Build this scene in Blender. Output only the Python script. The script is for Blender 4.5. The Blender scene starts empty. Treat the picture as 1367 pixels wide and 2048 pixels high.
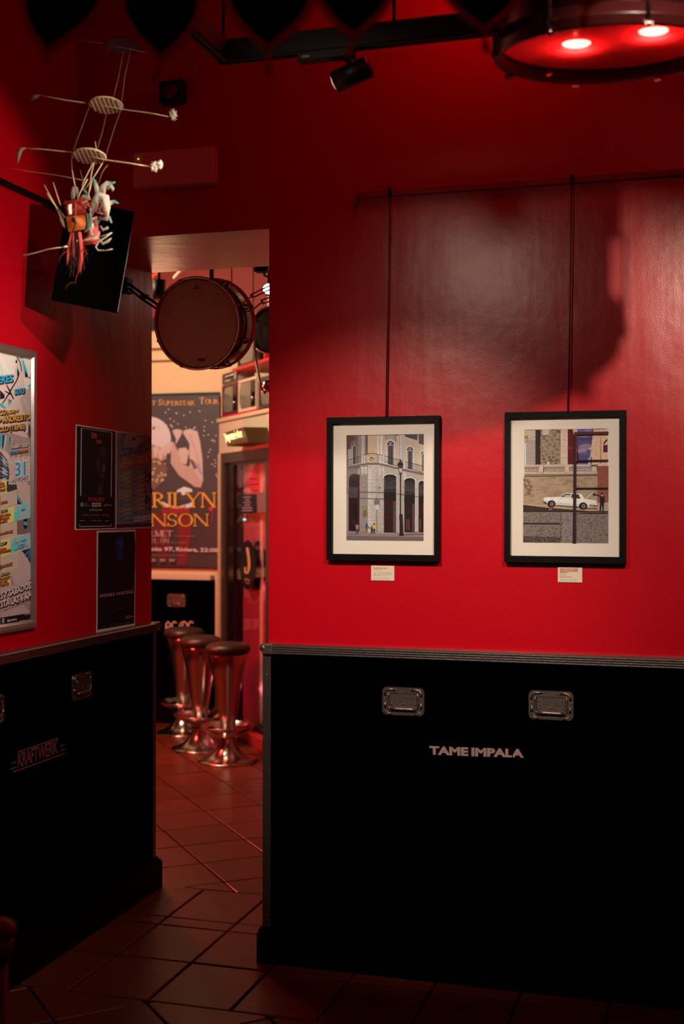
import bpy, bmesh, math, random
from mathutils import Vector, Matrix

random.seed(7)
PI = math.pi
scene = bpy.context.scene
col = scene.collection

# ------------------------------------------------------------------ camera
CAM_LOC = Vector((0.0, -4.192, 1.6))
FPX = 2509.36                       # focal length in pixels of a 1367 x 2048 frame
yaw, pitch, roll = -0.2898, -0.0033, 0.0018
_f = Vector((math.sin(yaw)*math.cos(pitch), math.cos(yaw)*math.cos(pitch), math.sin(pitch)))
_r = Vector((math.cos(yaw), -math.sin(yaw), 0)); _u = _r.cross(_f)
CR = math.cos(roll)*_r + math.sin(roll)*_u
CU = -math.sin(roll)*_r + math.cos(roll)*_u
CF = _f
cam_data = bpy.data.cameras.new('camera')
cam = bpy.data.objects.new('camera', cam_data); col.objects.link(cam)
cam.matrix_world = Matrix(((CR.x, CU.x, -CF.x, CAM_LOC.x), (CR.y, CU.y, -CF.y, CAM_LOC.y),
                           (CR.z, CU.z, -CF.z, CAM_LOC.z), (0, 0, 0, 1)))
cam_data.sensor_fit = 'VERTICAL'; cam_data.sensor_height = 36.0
cam_data.lens = FPX/2048*36.0
cam_data.clip_start = 0.05
cam_data.dof.use_dof = True; cam_data.dof.focus_distance = 4.45; cam_data.dof.aperture_fstop = 2.8
scene.camera = cam
scene.view_settings.view_transform = 'Standard'; scene.view_settings.look = 'None'
scene.view_settings.gamma = 1.0; scene.view_settings.use_curve_mapping = False
scene.view_settings.exposure = 0.0

# ------------------------------------------------------------------ world
w = bpy.data.worlds.new('night'); scene.world = w; w.use_nodes = True
w.node_tree.nodes['Background'].inputs[0].default_value = (0.01, 0.004, 0.006, 1)
w.node_tree.nodes['Background'].inputs[1].default_value = 0.1

# ------------------------------------------------------------------ lamps of the place
def spot(name, loc, target, watts, color, angle, blend=0.6, radius=0.02):
    l = bpy.data.lights.new(name, 'SPOT'); l.energy = watts; l.color = color
    l.spot_size = math.radians(angle); l.spot_blend = blend; l.shadow_soft_size = radius
    o = bpy.data.objects.new(name, l); col.objects.link(o); o.location = loc
    o.rotation_euler = (Vector(target)-Vector(loc)).to_track_quat('-Z', 'Y').to_euler(); return o
def point(name, loc, watts, color, radius=0.05):
    l = bpy.data.lights.new(name, 'POINT'); l.energy = watts; l.color = color; l.shadow_soft_size = radius
    o = bpy.data.objects.new(name, l); col.objects.link(o); o.location = loc; return o
def area(name, loc, target, watts, color, size):
    l = bpy.data.lights.new(name, 'AREA'); l.energy = watts; l.color = color; l.size = size
    o = bpy.data.objects.new(name, l); col.objects.link(o); o.location = loc
    o.rotation_euler = (Vector(target)-Vector(loc)).to_track_quat('-Z', 'Y').to_euler(); return o
WARM = (1.0, 0.80, 0.62); RED = (1.0, 0.03, 0.03)
spot('spot_left_frame', (-1.17, -2.40, 2.86), (-1.10, 0, 1.27), 178, WARM, 40, 0.85)
spot('spot_wall_glare', (-1.20, -2.38, 2.86), (-0.80, 0, 1.95), 20, WARM, 42, 1.0, 0.10)
spot('spot_right_frame', (0.21, -2.40, 2.80), (-0.54, 0, 1.56), 158, WARM, 49, 0.7, 0.015)
spot('spot_left_wall', (-0.955, -1.12, 2.615), (-2.28, -0.90, 1.66), 66, (1.0, 0.82, 0.66), 84, 1.0)
spot('spot_mobile', (0.90, -2.60, 2.15), (-1.58, -1.24, 2.36), 270, (1.0, 0.84, 0.66), 20, 0.5)
point('red_ceiling_lamp', (-0.75, -0.36, 3.46), 3.6, RED, 0.05)
point('red_bulb_up', (-0.20, -1.52, 3.20), 1.3, RED, 0.05)
area('red_wash', (-0.4, -3.2, 3.35), (-1.0, -0.3, 1.2), 1.6, RED, 0.8)
area('bar_warm', (-3.9, 2.2, 3.25), (-3.8, 4.4, 1.7), 66, (1.0, 0.72, 0.46), 0.5)
point('bar_red', (-3.75, 2.6, 1.3), 60, (1.0, 0.05, 0.03), 0.12)
point('bar_amber', (-3.05, 2.3, 2.30), 3.5, (1.0, 0.50, 0.26), 0.15)

# ------------------------------------------------------------------ measuring helpers
def ray(x, y): return CF + (x-683.5)/FPX*CR - (y-1024)/FPX*CU
def at(x, y, d): return CAM_LOC + d*ray(x, y)
def plane_hit(x, y, P, n):
    d = ray(x, y); t = (P-CAM_LOC).dot(n)/d.dot(n); return CAM_LOC + t*d
def onY(x, y, Y): return plane_hit(x, y, Vector((0, Y, 0)), Vector((0, 1, 0)))
def onX(x, y, X): return plane_hit(x, y, Vector((X, 0, 0)), Vector((1, 0, 0)))

# ------------------------------------------------------------------ materials
def lin(c):
    if isinstance(c, str): c = tuple(int(c[i:i+2], 16) for i in (0, 2, 4))
    return tuple(((v/255)/12.92 if v <= 10 else (((v/255)+0.055)/1.055)**2.4) for v in c)
MATS = {}
def mat(name, color, rough=0.5, metal=0.0, bump=0.0, scale=40.0, var=0.0, spec=0.5, emit=None, estr=0,
        stretch=None, rand=0.0, coat=0.0):
    if name in MATS: return MATS[name]
    m = bpy.data.materials.new(name); m.use_nodes = True; nt = m.node_tree; b = nt.nodes['Principled BSDF']
    b.inputs['Base Color'].default_value = (*color, 1); b.inputs['Roughness'].default_value = rough
    b.inputs['Metallic'].default_value = metal; b.inputs['Specular IOR Level'].default_value = spec
    b.inputs['Coat Weight'].default_value = coat
    tc = nt.nodes.new('ShaderNodeTexCoord'); no = nt.nodes.new('ShaderNodeTexNoise')
    no.inputs['Scale'].default_value = scale; no.inputs['Detail'].default_value = 5
    src = tc.outputs['Object']
    if stretch:
        mp = nt.nodes.new('ShaderNodeMapping'); mp.inputs['Scale'].default_value = stretch
        nt.links.new(src, mp.inputs[0]); src = mp.outputs[0]
    nt.links.new(src, no.inputs['Vector'])
    if var > 0 or rand > 0:
        mx = nt.nodes.new('ShaderNodeMix'); mx.data_type = 'RGBA'; mx.blend_type = 'MIX'
        mx.inputs[6].default_value = (*[c*(1-var) for c in color], 1)
        mx.inputs[7].default_value = (*[min(1, c*(1+var)) for c in color], 1)
        nt.links.new(no.outputs['Fac'], mx.inputs[0]); outc = mx.outputs[2]
        if rand > 0:
            oi = nt.nodes.new('ShaderNodeObjectInfo'); mr = nt.nodes.new('ShaderNodeMapRange')
            mr.inputs[3].default_value = 1-rand; mr.inputs[4].default_value = 1+rand
            nt.links.new(oi.outputs['Random'], mr.inputs[0])
            vm = nt.nodes.new('ShaderNodeVectorMath'); vm.operation = 'SCALE'
            nt.links.new(outc, vm.inputs[0]); nt.links.new(mr.outputs[0], vm.inputs['Scale']); outc = vm.outputs[0]
        nt.links.new(outc, b.inputs['Base Color'])
    if bump > 0:
        bp = nt.nodes.new('ShaderNodeBump'); bp.inputs['Strength'].default_value = bump
        bp.inputs['Distance'].default_value = 0.01
        nt.links.new(no.outputs['Fac'], bp.inputs['Height']); nt.links.new(bp.outputs[0], b.inputs['Normal'])
    if emit:
        b.inputs['Emission Color'].default_value = (*emit, 1); b.inputs['Emission Strength'].default_value = estr
    MATS[name] = m; return m

def wall_paint(name, color, rough=0.36):
    """satin red paint: brushed relief, plaster unevenness and a patched area"""
    if name in MATS: return MATS[name]
    m = mat(name, color, rough, 0, 0, 1, 0.0); nt = m.node_tree; b = nt.nodes['Principled BSDF']
    tc = nt.nodes.new('ShaderNodeTexCoord')
    n1 = nt.nodes.new('ShaderNodeTexNoise'); n1.inputs['Scale'].default_value = 6; n1.inputs['Detail'].default_value = 3
    n2 = nt.nodes.new('ShaderNodeTexNoise'); n2.inputs['Scale'].default_value = 230; n2.inputs['Detail'].default_value = 2
    mp = nt.nodes.new('ShaderNodeMapping'); mp.inputs['Scale'].default_value = (9, 9, 1.2)
    n3 = nt.nodes.new('ShaderNodeTexNoise'); n3.inputs['Scale'].default_value = 1.6; n3.inputs['Detail'].default_value = 2
    nt.links.new(tc.outputs['Object'], n1.inputs[0]); nt.links.new(tc.outputs['Object'], n2.inputs[0])
    nt.links.new(tc.outputs['Object'], mp.inputs[0]); nt.links.new(mp.outputs[0], n3.inputs[0])
    b1 = nt.nodes.new('ShaderNodeBump'); b1.inputs['Strength'].default_value = 0.10; b1.inputs['Distance'].default_value = 0.02
    b2 = nt.nodes.new('ShaderNodeBump'); b2.inputs['Strength'].default_value = 0.12; b2.inputs['Distance'].default_value = 0.002
    b3 = nt.nodes.new('ShaderNodeBump'); b3.inputs['Strength'].default_value = 0.05; b3.inputs['Distance'].default_value = 0.02
    nt.links.new(n1.outputs['Fac'], b1.inputs['Height']); nt.links.new(n2.outputs['Fac'], b2.inputs['Height'])
    nt.links.new(n3.outputs['Fac'], b3.inputs['Height'])
    nt.links.new(b1.outputs[0], b3.inputs['Normal']); nt.links.new(b3.outputs[0], b2.inputs['Normal'])
    nt.links.new(b2.outputs[0], b.inputs['Normal'])
    return m

def print_mat(name, rough=0.5, spec=0.3, grain=0.0, emit=0.0):
    if name in MATS: return MATS[name]
    m = bpy.data.materials.new(name); m.use_nodes = True; nt = m.node_tree; b = nt.nodes['Principled BSDF']
    a = nt.nodes.new('ShaderNodeAttribute'); a.attribute_name = 'ink'
    out = a.outputs['Color']
    if grain > 0:
        tc = nt.nodes.new('ShaderNodeTexCoord'); no = nt.nodes.new('ShaderNodeTexNoise')
        no.inputs['Scale'].default_value = 260; no.inputs['Detail'].default_value = 6
        mr = nt.nodes.new('ShaderNodeMapRange'); mr.inputs[1].default_value = 0.3; mr.inputs[2].default_value = 0.7
        mr.inputs[3].default_value = 1-grain; mr.inputs[4].default_value = 1+grain
        vm = nt.nodes.new('ShaderNodeVectorMath'); vm.operation = 'SCALE'
        nt.links.new(tc.outputs['Object'], no.inputs[0]); nt.links.new(no.outputs['Fac'], mr.inputs[0])
        nt.links.new(out, vm.inputs[0]); nt.links.new(mr.outputs[0], vm.inputs['Scale']); out = vm.outputs[0]
    nt.links.new(out, b.inputs['Base Color'])
    b.inputs['Roughness'].default_value = rough; b.inputs['Specular IOR Level'].default_value = spec
    MATS[name] = m; return m

RED_WALL = wall_paint('red_wall_paint', (0.56, 0.0006, 0.011), 0.28)
RED_WALL.node_tree.nodes['Principled BSDF'].inputs['Specular IOR Level'].default_value = 0.65
M_DARKPAINT = mat('dark_oxblood_paint', (0.10, 0.004, 0.006), 0.6, 0, 0.05, 20, 0.1, 0.3)
M_BLACK = mat('black_laminate', (0.0007, 0.0006, 0.0006), 0.75, 0, 0.05, 300, 0.2, 0.0)
M_PLINTH = mat('black_plinth_paint', (0.0016, 0.0012, 0.0012), 0.5, 0, 0.2, 60, 0.3, 0.10)
M_ALU = mat('worn_aluminium', (0.27, 0.24, 0.235), 0.36, 0.95, 0.10, 90, 0.25, 0.5)
M_STEEL = mat('dull_zinc_steel', (0.25, 0.20, 0.19), 0.42, 0.95, 0.12, 120, 0.35)
M_DARKSTEEL = mat('dark_recess_steel', (0.16, 0.14, 0.13), 0.5, 0.9, 0.1, 100, 0.3)
M_FRAME = mat('black_wood_frame', (0.0025, 0.002, 0.0022), 0.5, 0, 0.08, 90, 0.3, 0.12)
M_MATBOARD = mat('cream_mat_board', (0.84, 0.80, 0.75), 0.9, 0, 0.03, 400, 0.02, 0.1)
M_BLK = mat('matt_black_metal', (0.004, 0.004, 0.004), 0.5, 0, 0.05, 200, 0.2, 0.3)
M_RAIL = mat('red_painted_rail', (0.35, 0.003, 0.008), 0.4, 0, 0.05, 60, 0.1)
M_ROD = mat('brass_dark_rod', (0.12, 0.09, 0.05), 0.35, 0.9, 0.05, 60, 0.2)
M_CHROME = mat('brushed_chrome', (0.62, 0.58, 0.55), 0.20, 1.0, 0.03, 200, 0.1)
M_LEATHER = mat('dark_brown_vinyl', (0.035, 0.018, 0.014), 0.38, 0, 0.15, 150, 0.2, 0.5)
M_CREAM = mat('cream_paint', (0.60, 0.50, 0.38), 0.55, 0, 0.05, 30, 0.06, 0.3)

# ------------------------------------------------------------------ geometry helpers
class MB:
    def __init__(s): s.v = []; s.f = []; s.s = []
    def add(s, vs, fs, smooth=False, M=None):
        o = len(s.v)
        for p in vs:
            p = Vector(p); s.v.append(M @ p if M else p)
        for f in fs: s.f.append(tuple(i+o for i in f)); s.s.append(smooth)
        return s
    def box(s, lo, hi, M=None, bev=0.0):
        lo = Vector(lo); hi = Vector(hi)
        if bev <= 0:
            vs = [(x, y, z) for x in (lo.x, hi.x) for y in (lo.y, hi.y) for z in (lo.z, hi.z)]
            return s.add(vs, [(0, 1, 3, 2), (4, 6, 7, 5), (0, 4, 5, 1), (2, 3, 7, 6), (0, 2, 6, 4), (1, 5, 7, 3)], False, M)
        bm = bmesh.new(); bmesh.ops.create_cube(bm, size=1.0)
        for v in bm.verts: v.co = Vector([(lo[i]+hi[i])/2 + v.co[i]*(hi[i]-lo[i]) for i in range(3)])
        bmesh.ops.bevel(bm, geom=bm.edges[:], offset=bev, segments=2, affect='EDGES', profile=0.6)
        bm.verts.index_update()
        s.add([v.co.copy() for v in bm.verts], [tuple(v.index for v in f.verts) for f in bm.faces], False, M)
        bm.free(); return s
    def lathe(s, prof, n=32, M=None, smooth=True, caps=False):
        vs = [(r*math.cos(2*PI*k/n), r*math.sin(2*PI*k/n), z) for (r, z) in prof for k in range(n)]
        fs = [(i*n+k, i*n+(k+1) % n, (i+1)*n+(k+1) % n, (i+1)*n+k) for i in range(len(prof)-1) for k in range(n)]
        if caps: fs += [tuple(range(n))[::-1], tuple((len(prof)-1)*n+k for k in range(n))]
        return s.add(vs, fs, smooth, M)
    def cyl(s, p0, p1, r0, r1=None, n=14, caps=True, smooth=True):
        r1 = r0 if r1 is None else r1
        p0 = Vector(p0); p1 = Vector(p1); d = p1-p0
        q = d.to_track_quat('Z', 'Y').to_matrix().to_4x4(); q.translation = p0
        return s.lathe([(r0, 0), (r1, d.length)], n, q, smooth, caps)
    def tube(s, pts, r, n=8, caps=True):
        pts = [Vector(p) for p in pts]; k = len(pts); rs = r if isinstance(r, (list, tuple)) else [r]*k
        vs = []; up = None
        for i, p in enumerate(pts):
            t = (pts[min(i+1, k-1)]-pts[max(i-1, 0)]).normalized()
            if up is None: up = t.orthogonal().normalized()
            up = (up - t*up.dot(t)).normalized(); b = t.cross(up)
            for j in range(n):
                a = 2*PI*j/n; vs.append(p + (up*math.cos(a)+b*math.sin(a))*rs[i])
        fs = [(i*n+j, i*n+(j+1) % n, (i+1)*n+(j+1) % n, (i+1)*n+j) for i in range(k-1) for j in range(n)]
        if caps: fs += [tuple(range(n))[::-1], tuple((k-1)*n+j for j in range(n))]
        return s.add(vs, fs, True)
    def sphere(s, c, r, n=14, m=8, sc=(1, 1, 1)):
        c = Vector(c); prof = [(max(1e-5, math.sin(PI*i/m)), -math.cos(PI*i/m)) for i in range(m+1)]
        M = Matrix.Translation(c) @ Matrix.Diagonal((r*sc[0], r*sc[1], r*sc[2], 1))
        return s.lathe(prof, n, M, True)
    def prism(s, poly, h, M=None, smooth=False):
        """poly in local xy extruded from z=0 to z=h"""
        n = len(poly); vs = [(x, y, 0) for x, y in poly] + [(x, y, h) for x, y in poly]
        fs = [tuple(range(n))[::-1], tuple(range(n, 2*n))] + [(i, (i+1) % n, n+(i+1) % n, n+i) for i in range(n)]
        return s.add(vs, fs, smooth, M)
    def ring_frame(s, outer, inner, h0, h1, M=None):
        """rectangular frame: outer/inner = (x0,y0,x1,y1)"""
        def c(b): return [(b[0], b[1]), (b[2], b[1]), (b[2], b[3]), (b[0], b[3])]
        vs = [(x, y, z) for z in (h0, h1) for b in (outer, inner) for x, y in c(b)]
        fs = []
        for i in range(4):
            j = (i+1) % 4
            fs += [(8+i, 8+j, 12+j, 12+i), (i, 4+i, 4+j, j), (i, j, 8+j, 8+i), (4+i, 12+i, 12+j, 4+j)]
        return s.add(vs, fs, False, M)

ROOTM = {}
def tagit(o, label=None, cat=None, group=None, kind=None):
    if label: o['label'] = label
    if cat: o['category'] = cat
    if group: o['group'] = group
    if kind: o['kind'] = kind
    return o
def link_mesh(name, mb, m, M=None):
    me = bpy.data.meshes.new(name)
    vs = [M @ v for v in mb.v] if M is not None else mb.v
    me.from_pydata(vs, [], mb.f); me.polygons.foreach_set('use_smooth', mb.s)
    bm = bmesh.new(); bm.from_mesh(me); bmesh.ops.recalc_face_normals(bm, faces=bm.faces[:]); bm.to_mesh(me); bm.free()
    if m: me.materials.append(m)
    o = bpy.data.objects.new(name, me); col.objects.link(o); return o
def thing(name, label, cat, M, group=None):
    o = bpy.data.objects.new(name, None); col.objects.link(o); o.empty_display_size = 0.05
    if not isinstance(M, Matrix): M = Matrix.Translation(Vector(M))
    o.matrix_world = M; ROOTM[o.name] = M
    return tagit(o, label, cat, group)
def part(name, mb, m, root, parent=None, world=False, label=None):
    M = ROOTM[root.name].inverted() if world else None
    o = link_mesh(name, mb, m, M); o.parent = parent or root
    if label: o['label'] = label
    return o
def single(name, mb, m, label, cat, group=None, loc=None, kind=None):
    if loc is None:
        c = sum(mb.v, Vector())/len(mb.v); loc = Vector((c.x, c.y, min(v.z for v in mb.v)))
    o = link_mesh(name, mb, m, Matrix.Translation(-Vector(loc))); o.location = loc
    return tagit(o, label, cat, group, kind)
def struct(name, mb, m, parent=None):
    o = link_mesh(name, mb, m)
    if parent: o.parent = parent
    else: o['kind'] = 'structure'
    return o
def frame_matrix(origin, x, y, z):
    x, y, z = Vector(x).normalized(), Vector(y).normalized(), Vector(z).normalized()
    return Matrix(((x.x, y.x, z.x, origin[0]), (x.y, y.y, z.y, origin[1]), (x.z, y.z, z.z, origin[2]), (0, 0, 0, 1)))
def copy_tree(o, M=None, parent=None):
    c = o.copy(); col.objects.link(c)
    if parent: c.parent = parent
    if M is not None: c.matrix_world = M; ROOTM[c.name] = M
    for ch in list(o.children): copy_tree(ch, None, c)
    return c

# ------------------------------------------------------------------ flat print: coloured outlines on one sheet
GLYPHS = {}
def glyphs(txt, bold=0.0, spacing=1.0):
    key = (txt, bold, spacing)
    if key in GLYPHS: return GLYPHS[key]
    cu = bpy.data.curves.new('lettering', 'FONT'); cu.body = txt; cu.size = 1.0; cu.offset = bold
    cu.space_character = spacing; cu.resolution_u = 2; cu.fill_mode = 'FRONT'
    ob = bpy.data.objects.new('lettering', cu); col.objects.link(ob)
    me = bpy.data.meshes.new_from_object(ob.evaluated_get(bpy.context.evaluated_depsgraph_get()))
    vs = [(v.co.x, v.co.y) for v in me.vertices]; fs = [tuple(p.vertices) for p in me.polygons]
    bpy.data.objects.remove(ob); bpy.data.curves.remove(cu); bpy.data.meshes.remove(me)
    if vs:
        x0 = min(v[0] for v in vs); x1 = max(v[0] for v in vs)
        y0 = min(v[1] for v in vs); y1 = max(v[1] for v in vs)
    else: x0 = y0 = 0; x1 = y1 = 1
    GLYPHS[key] = (vs, fs, (x0, y0, x1, y1)); return GLYPHS[key]

class Print:
    """px -> point on a plane; colours are seen colours divided by the light on the sheet"""
    def __init__(s, hit, normal, white=(255, 255, 255), step=3e-5):
        s.hit = hit; s.n = Vector(normal); s.k = [0.85/max(c, 1e-3) for c in lin(white)]; s.v = []; s.f = []; s.c = []; s.l = 0; s.step = step; s.lim = None
    def ink(s, c): return tuple(min(0.9, a*b) for a, b in zip(lin(c), s.k))
    def raw(s, pts, faces, c, up=True):
        if up: s.l += 1
        o = len(s.v)
        for p in pts:
            if s.lim: p = (min(max(p[0], s.lim[0]), s.lim[2]), min(max(p[1], s.lim[1]), s.lim[3]))
            s.v.append(s.hit(*p)+s.n*s.step*s.l)
        k = s.ink(c)
        for f in faces: s.f.append(tuple(i+o for i in f)); s.c.append(k)
    def poly(s, pts, c): s.raw(pts, [tuple(range(len(pts)))], c)
    def rect(s, x0, y0, x1, y1, c): s.poly([(x0, y0), (x1, y0), (x1, y1), (x0, y1)], c)
    def ell(s, cx, cy, rx, ry, c, n=20, a0=0, a1=360):
        pts = [(cx+rx*math.cos(math.radians(a0+(a1-a0)*k/n)), cy+ry*math.sin(math.radians(a0+(a1-a0)*k/n))) for k in range(n if a1-a0 == 360 else n+1)]
        s.poly(pts, c)
    def line(s, pts, w, c):
        L = []; R = []
        for i, p in enumerate(pts):
            a = pts[max(i-1, 0)]; b = pts[min(i+1, len(pts)-1)]; dx = b[0]-a[0]; dy = b[1]-a[1]; d = math.hypot(dx, dy) or 1
            ww = w[i] if isinstance(w, (list, tuple)) else w
            L.append((p[0]-dy/d*ww/2, p[1]+dx/d*ww/2)); R.append((p[0]+dy/d*ww/2, p[1]-dx/d*ww/2))
        n = len(pts); s.raw(L+R, [(i, i+1, n+i+1, n+i) for i in range(n-1)], c)
    def text(s, txt, p0, p1, h, c, bold=0.0, shadow=None, sh=(1.5, 1.5), spacing=1.0, slant=0.0):
        """baseline from p0 to p1, capitals h high (page units)"""
        vs, fs, (x0, y0, x1, y1) = glyphs(txt, bold, spacing)
        cap = 0.70
        ux = (p1[0]-p0[0])/(x1-x0); uy = (p1[1]-p0[1])/(x1-x0)
        def m(dx, dy): return [(p0[0]+(v[0]-x0)*ux+v[1]*slant*h/cap+dx, p0[1]+(v[0]-x0)*uy-v[1]*h/cap+dy) for v in vs]
        if shadow is not None:
            for k in range(1, 4): s.raw(m(sh[0]*k/3, sh[1]*k/3), fs, shadow)
        s.raw(m(0, 0), fs, c)
    def build(s, name, root, m, parent=None, world=True, label=None):
        me = bpy.data.meshes.new(name); M = ROOTM[root.name].inverted()
        me.from_pydata([M @ v for v in s.v], [], s.f)
        a = me.color_attributes.new('ink', 'FLOAT_COLOR', 'CORNER'); buf = []
        for p, c in zip(me.polygons, s.c): buf += [*c, 1.0]*p.loop_total
        a.data.foreach_set('color', buf); me.materials.append(m)
        me.validate()
        o = bpy.data.objects.new(name, me); col.objects.link(o); o.parent = parent or root
        if label: o['label'] = label
        return o
PAPER = print_mat('printed_paper', 0.45, 0.3)
PHOTO = print_mat('photo_print', 0.5, 0.25, 0.22)
VINYL = print_mat('vinyl_lettering', 0.6, 0.2)

# ================================================================== STRUCTURE
XL, XD, YE, ZD, ZC = -2.280, -1.521, 0.647, 2.589, 3.55      # left wall, door edge, passage end, opening height, ceiling
YB = 4.44                                                     # back wall of the bar room
struct('wall_left', MB().box((-2.45, -5.6, 0), (XL, YE, ZC)), RED_WALL)
struct('wall_right', MB().box((XD, 0, 0), (1.9, YE, ZC)), RED_WALL)
struct('trim_1', MB().box((XL, 0.0, ZD), (XD, YE, ZC)), RED_WALL)          # lintel over the opening
struct('wall_east', MB().box((1.9, -5.6, 0), (2.05, YE, ZC)), M_DARKPAINT)
struct('wall_rear', MB().box((-2.45, -5.75, 0), (2.05, -5.6, ZC)), M_DARKPAINT)
struct('ceiling', MB().box((-7.0, -5.75, ZC), (2.1, 5.2, ZC+0.1)), M_DARKPAINT)
M_BARWALL = mat('buff_wall_paint', (0.66, 0.50, 0.33), 0.6, 0, 0.06, 25, 0.05, 0.3)
M_BARRED = mat('dull_red_paint', (0.20, 0.016, 0.014), 0.6, 0, 0.05, 20, 0.1, 0.3)
struct('wall_back', MB().box((-7.0, YB, 0), (-3.46, YB+0.10, 1.995)).box((-7.0, YB, 1.995), (0.5, YB+0.10, 2.93)), M_BARWALL)
struct('wall_back_top', MB().box((-7.0, YB, 2.93), (0.5, YB+0.15, ZC)), M_BARRED)
struct('wall_far_left', MB().box((-7.0, YE, 0), (-6.85, YB, ZC)), M_BARRED)
struct('wall_far_right', MB().box((0.35, YE, 0), (0.5, YB, ZC)), M_BARRED)
struct('wall_side', MB().box((-6.85, YE-0.12, 0), (-2.45, YE, ZC)), M_BARRED)
struct('trim_2', MB().box((-6.85, YB-0.05, 2.93), (-2.9, YB, 3.02)), M_BLK)       # dark beam under the red band
struct('trim_3', MB().box((-6.85, YB-0.045, 2.70), (-3.3, YB, 2.715)).box((-6.85, YB-0.06, 2.79), (-3.3, YB, 2.82)), M_CREAM)

# ---- floor: every terracotta tile is a piece
M_GROUT = mat('dark_grout', (0.022, 0.012, 0.009), 0.9, 0, 0.2, 80, 0.3, 0.1)
M_TILE = mat('waxed_terracotta', (0.14, 0.024, 0.009), 0.36, 0, 0.22, 9, 0.35, 0.45, rand=0.22)
floor = struct('floor', MB().box((-7.0, -5.75, -0.12), (2.1, 5.2, -0.010)), M_GROUT)
def tile_mesh(poly, name='tile'):
    """prism with a worn (sloping) edge; poly counter-clockwise in local xy"""
    n = len(poly); cx = sum(p[0] for p in poly)/n; cy = sum(p[1] for p in poly)/n
    def ins(d):
        out = []
        for p in poly:
            v = Vector((cx-p[0], cy-p[1])); L = v.length; out.append((p[0]+v.x/L*d, p[1]+v.y/L*d))
        return out
    mb = MB(); a = [(x, y, -0.012) for x, y in poly]; b = [(x, y, -0.0028) for x, y in poly]
    i1 = ins(0.006); c = [(x, y, 0.0) for x, y in i1]
    vs = a+b+c; fs = [tuple(range(2*n, 3*n))]
    for i in range(n):
        j = (i+1) % n; fs += [(i, j, n+j, n+i), (n+i, n+j, 2*n+j, 2*n+i)]
    mb.add(vs, fs); me = bpy.data.meshes.new(name); me.from_pydata(mb.v, [], mb.f); me.materials.append(M_TILE); return me
def put_tile(me, x, y, rz=0.0):
    o = bpy.data.objects.new('tile', me); col.objects.link(o); o.parent = floor
    o.location = (x, y, random.uniform(-0.0012, 0.0))
    o.rotation_euler = (random.uniform(-.0022, .0022), random.uniform(-.0022, .0022), rz+random.uniform(-.006, .006)); return o
def rect_poly(w_, h_): return [(-w_/2, -h_/2), (w_/2, -h_/2), (w_/2, h_/2), (-w_/2, h_/2)]
GAP = 0.008; PX = 0.2875
rows = [(-0.472, -0.1175), (-0.1175, 0.225), (0.225, 0.312), (0.312, 0.685)]
for (y0, y1) in rows:
    me = tile_mesh(rect_poly(PX-GAP, y1-y0-GAP))
    for k in range(-1, 12):
        xc = -2.0525 + PX*(k+0.5) - 0.0
        if xc-PX/2 > 1.2: continue
        if y0 > 0 and xc-PX/2 > XD: continue
        put_tile(me, xc, (y0+y1)/2)
def clip(poly, axis, lim, keep_less):
    out = []; n = len(poly)
    for i in range(n):
        a = poly[i]; b = poly[(i+1) % n]
        ia = (a[axis] <= lim) == keep_less; ib = (b[axis] <= lim) == keep_less
        if ia: out.append(a)
        if ia != ib:
            t = (lim-a[axis])/(b[axis]-a[axis]); out.append((a[0]+(b[0]-a[0])*t, a[1]+(b[1]-a[1])*t))
    return out
def diag_area(ox, oy, ang, size, xr, yr, stagger=0.0, clipx=None):
    c, s_ = math.cos(ang), math.sin(ang); full = tile_mesh(rect_poly(size-GAP, size-GAP)); N = 26
    for i in range(-N, N):
        for j in range(-N, N):
            uu = (i+0.5)*size + (stagger*j); vv = (j+0.5)*size
            x = ox+uu*c-vv*s_; y = oy+uu*s_+vv*c
            P = [(x+px*c-py*s_, y+px*s_+py*c) for px, py in rect_poly(size-GAP, size-GAP)]
            if all(p[1] < yr[0] for p in P) or all(p[1] > yr[1] for p in P): continue
            if all(p[0] < xr[0] for p in P) or all(p[0] > xr[1] for p in P): continue
            if all(yr[0]+.004 <= p[1] <= yr[1]-.004 for p in P): put_tile(full, x, y, ang); continue
            Q = clip(P, 1, yr[0]+.004, False); Q = clip(Q, 1, yr[1]-.004, True) if Q else Q
            if len(Q) >= 3:
                cx = sum(p[0] for p in Q)/len(Q); cy = sum(p[1] for p in Q)/len(Q)
                ar = abs(sum(Q[k][0]*Q[(k+1) % len(Q)][1]-Q[(k+1) % len(Q)][0]*Q[k][1] for k in range(len(Q))))/2
                if ar > 0.004: put_tile(tile_mesh([(p[0]-cx, p[1]-cy) for p in Q]), cx, cy)
diag_area(-2.213, 1.037, math.radians(-49.5), 0.312, (-4.3, -1.3), (0.685, 4.36), 0.0)
diag_area(-1.763, -0.489, math.radians(45), 0.30, (-2.3, 0.3), (-2.2, -0.472), 0.0)

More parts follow.
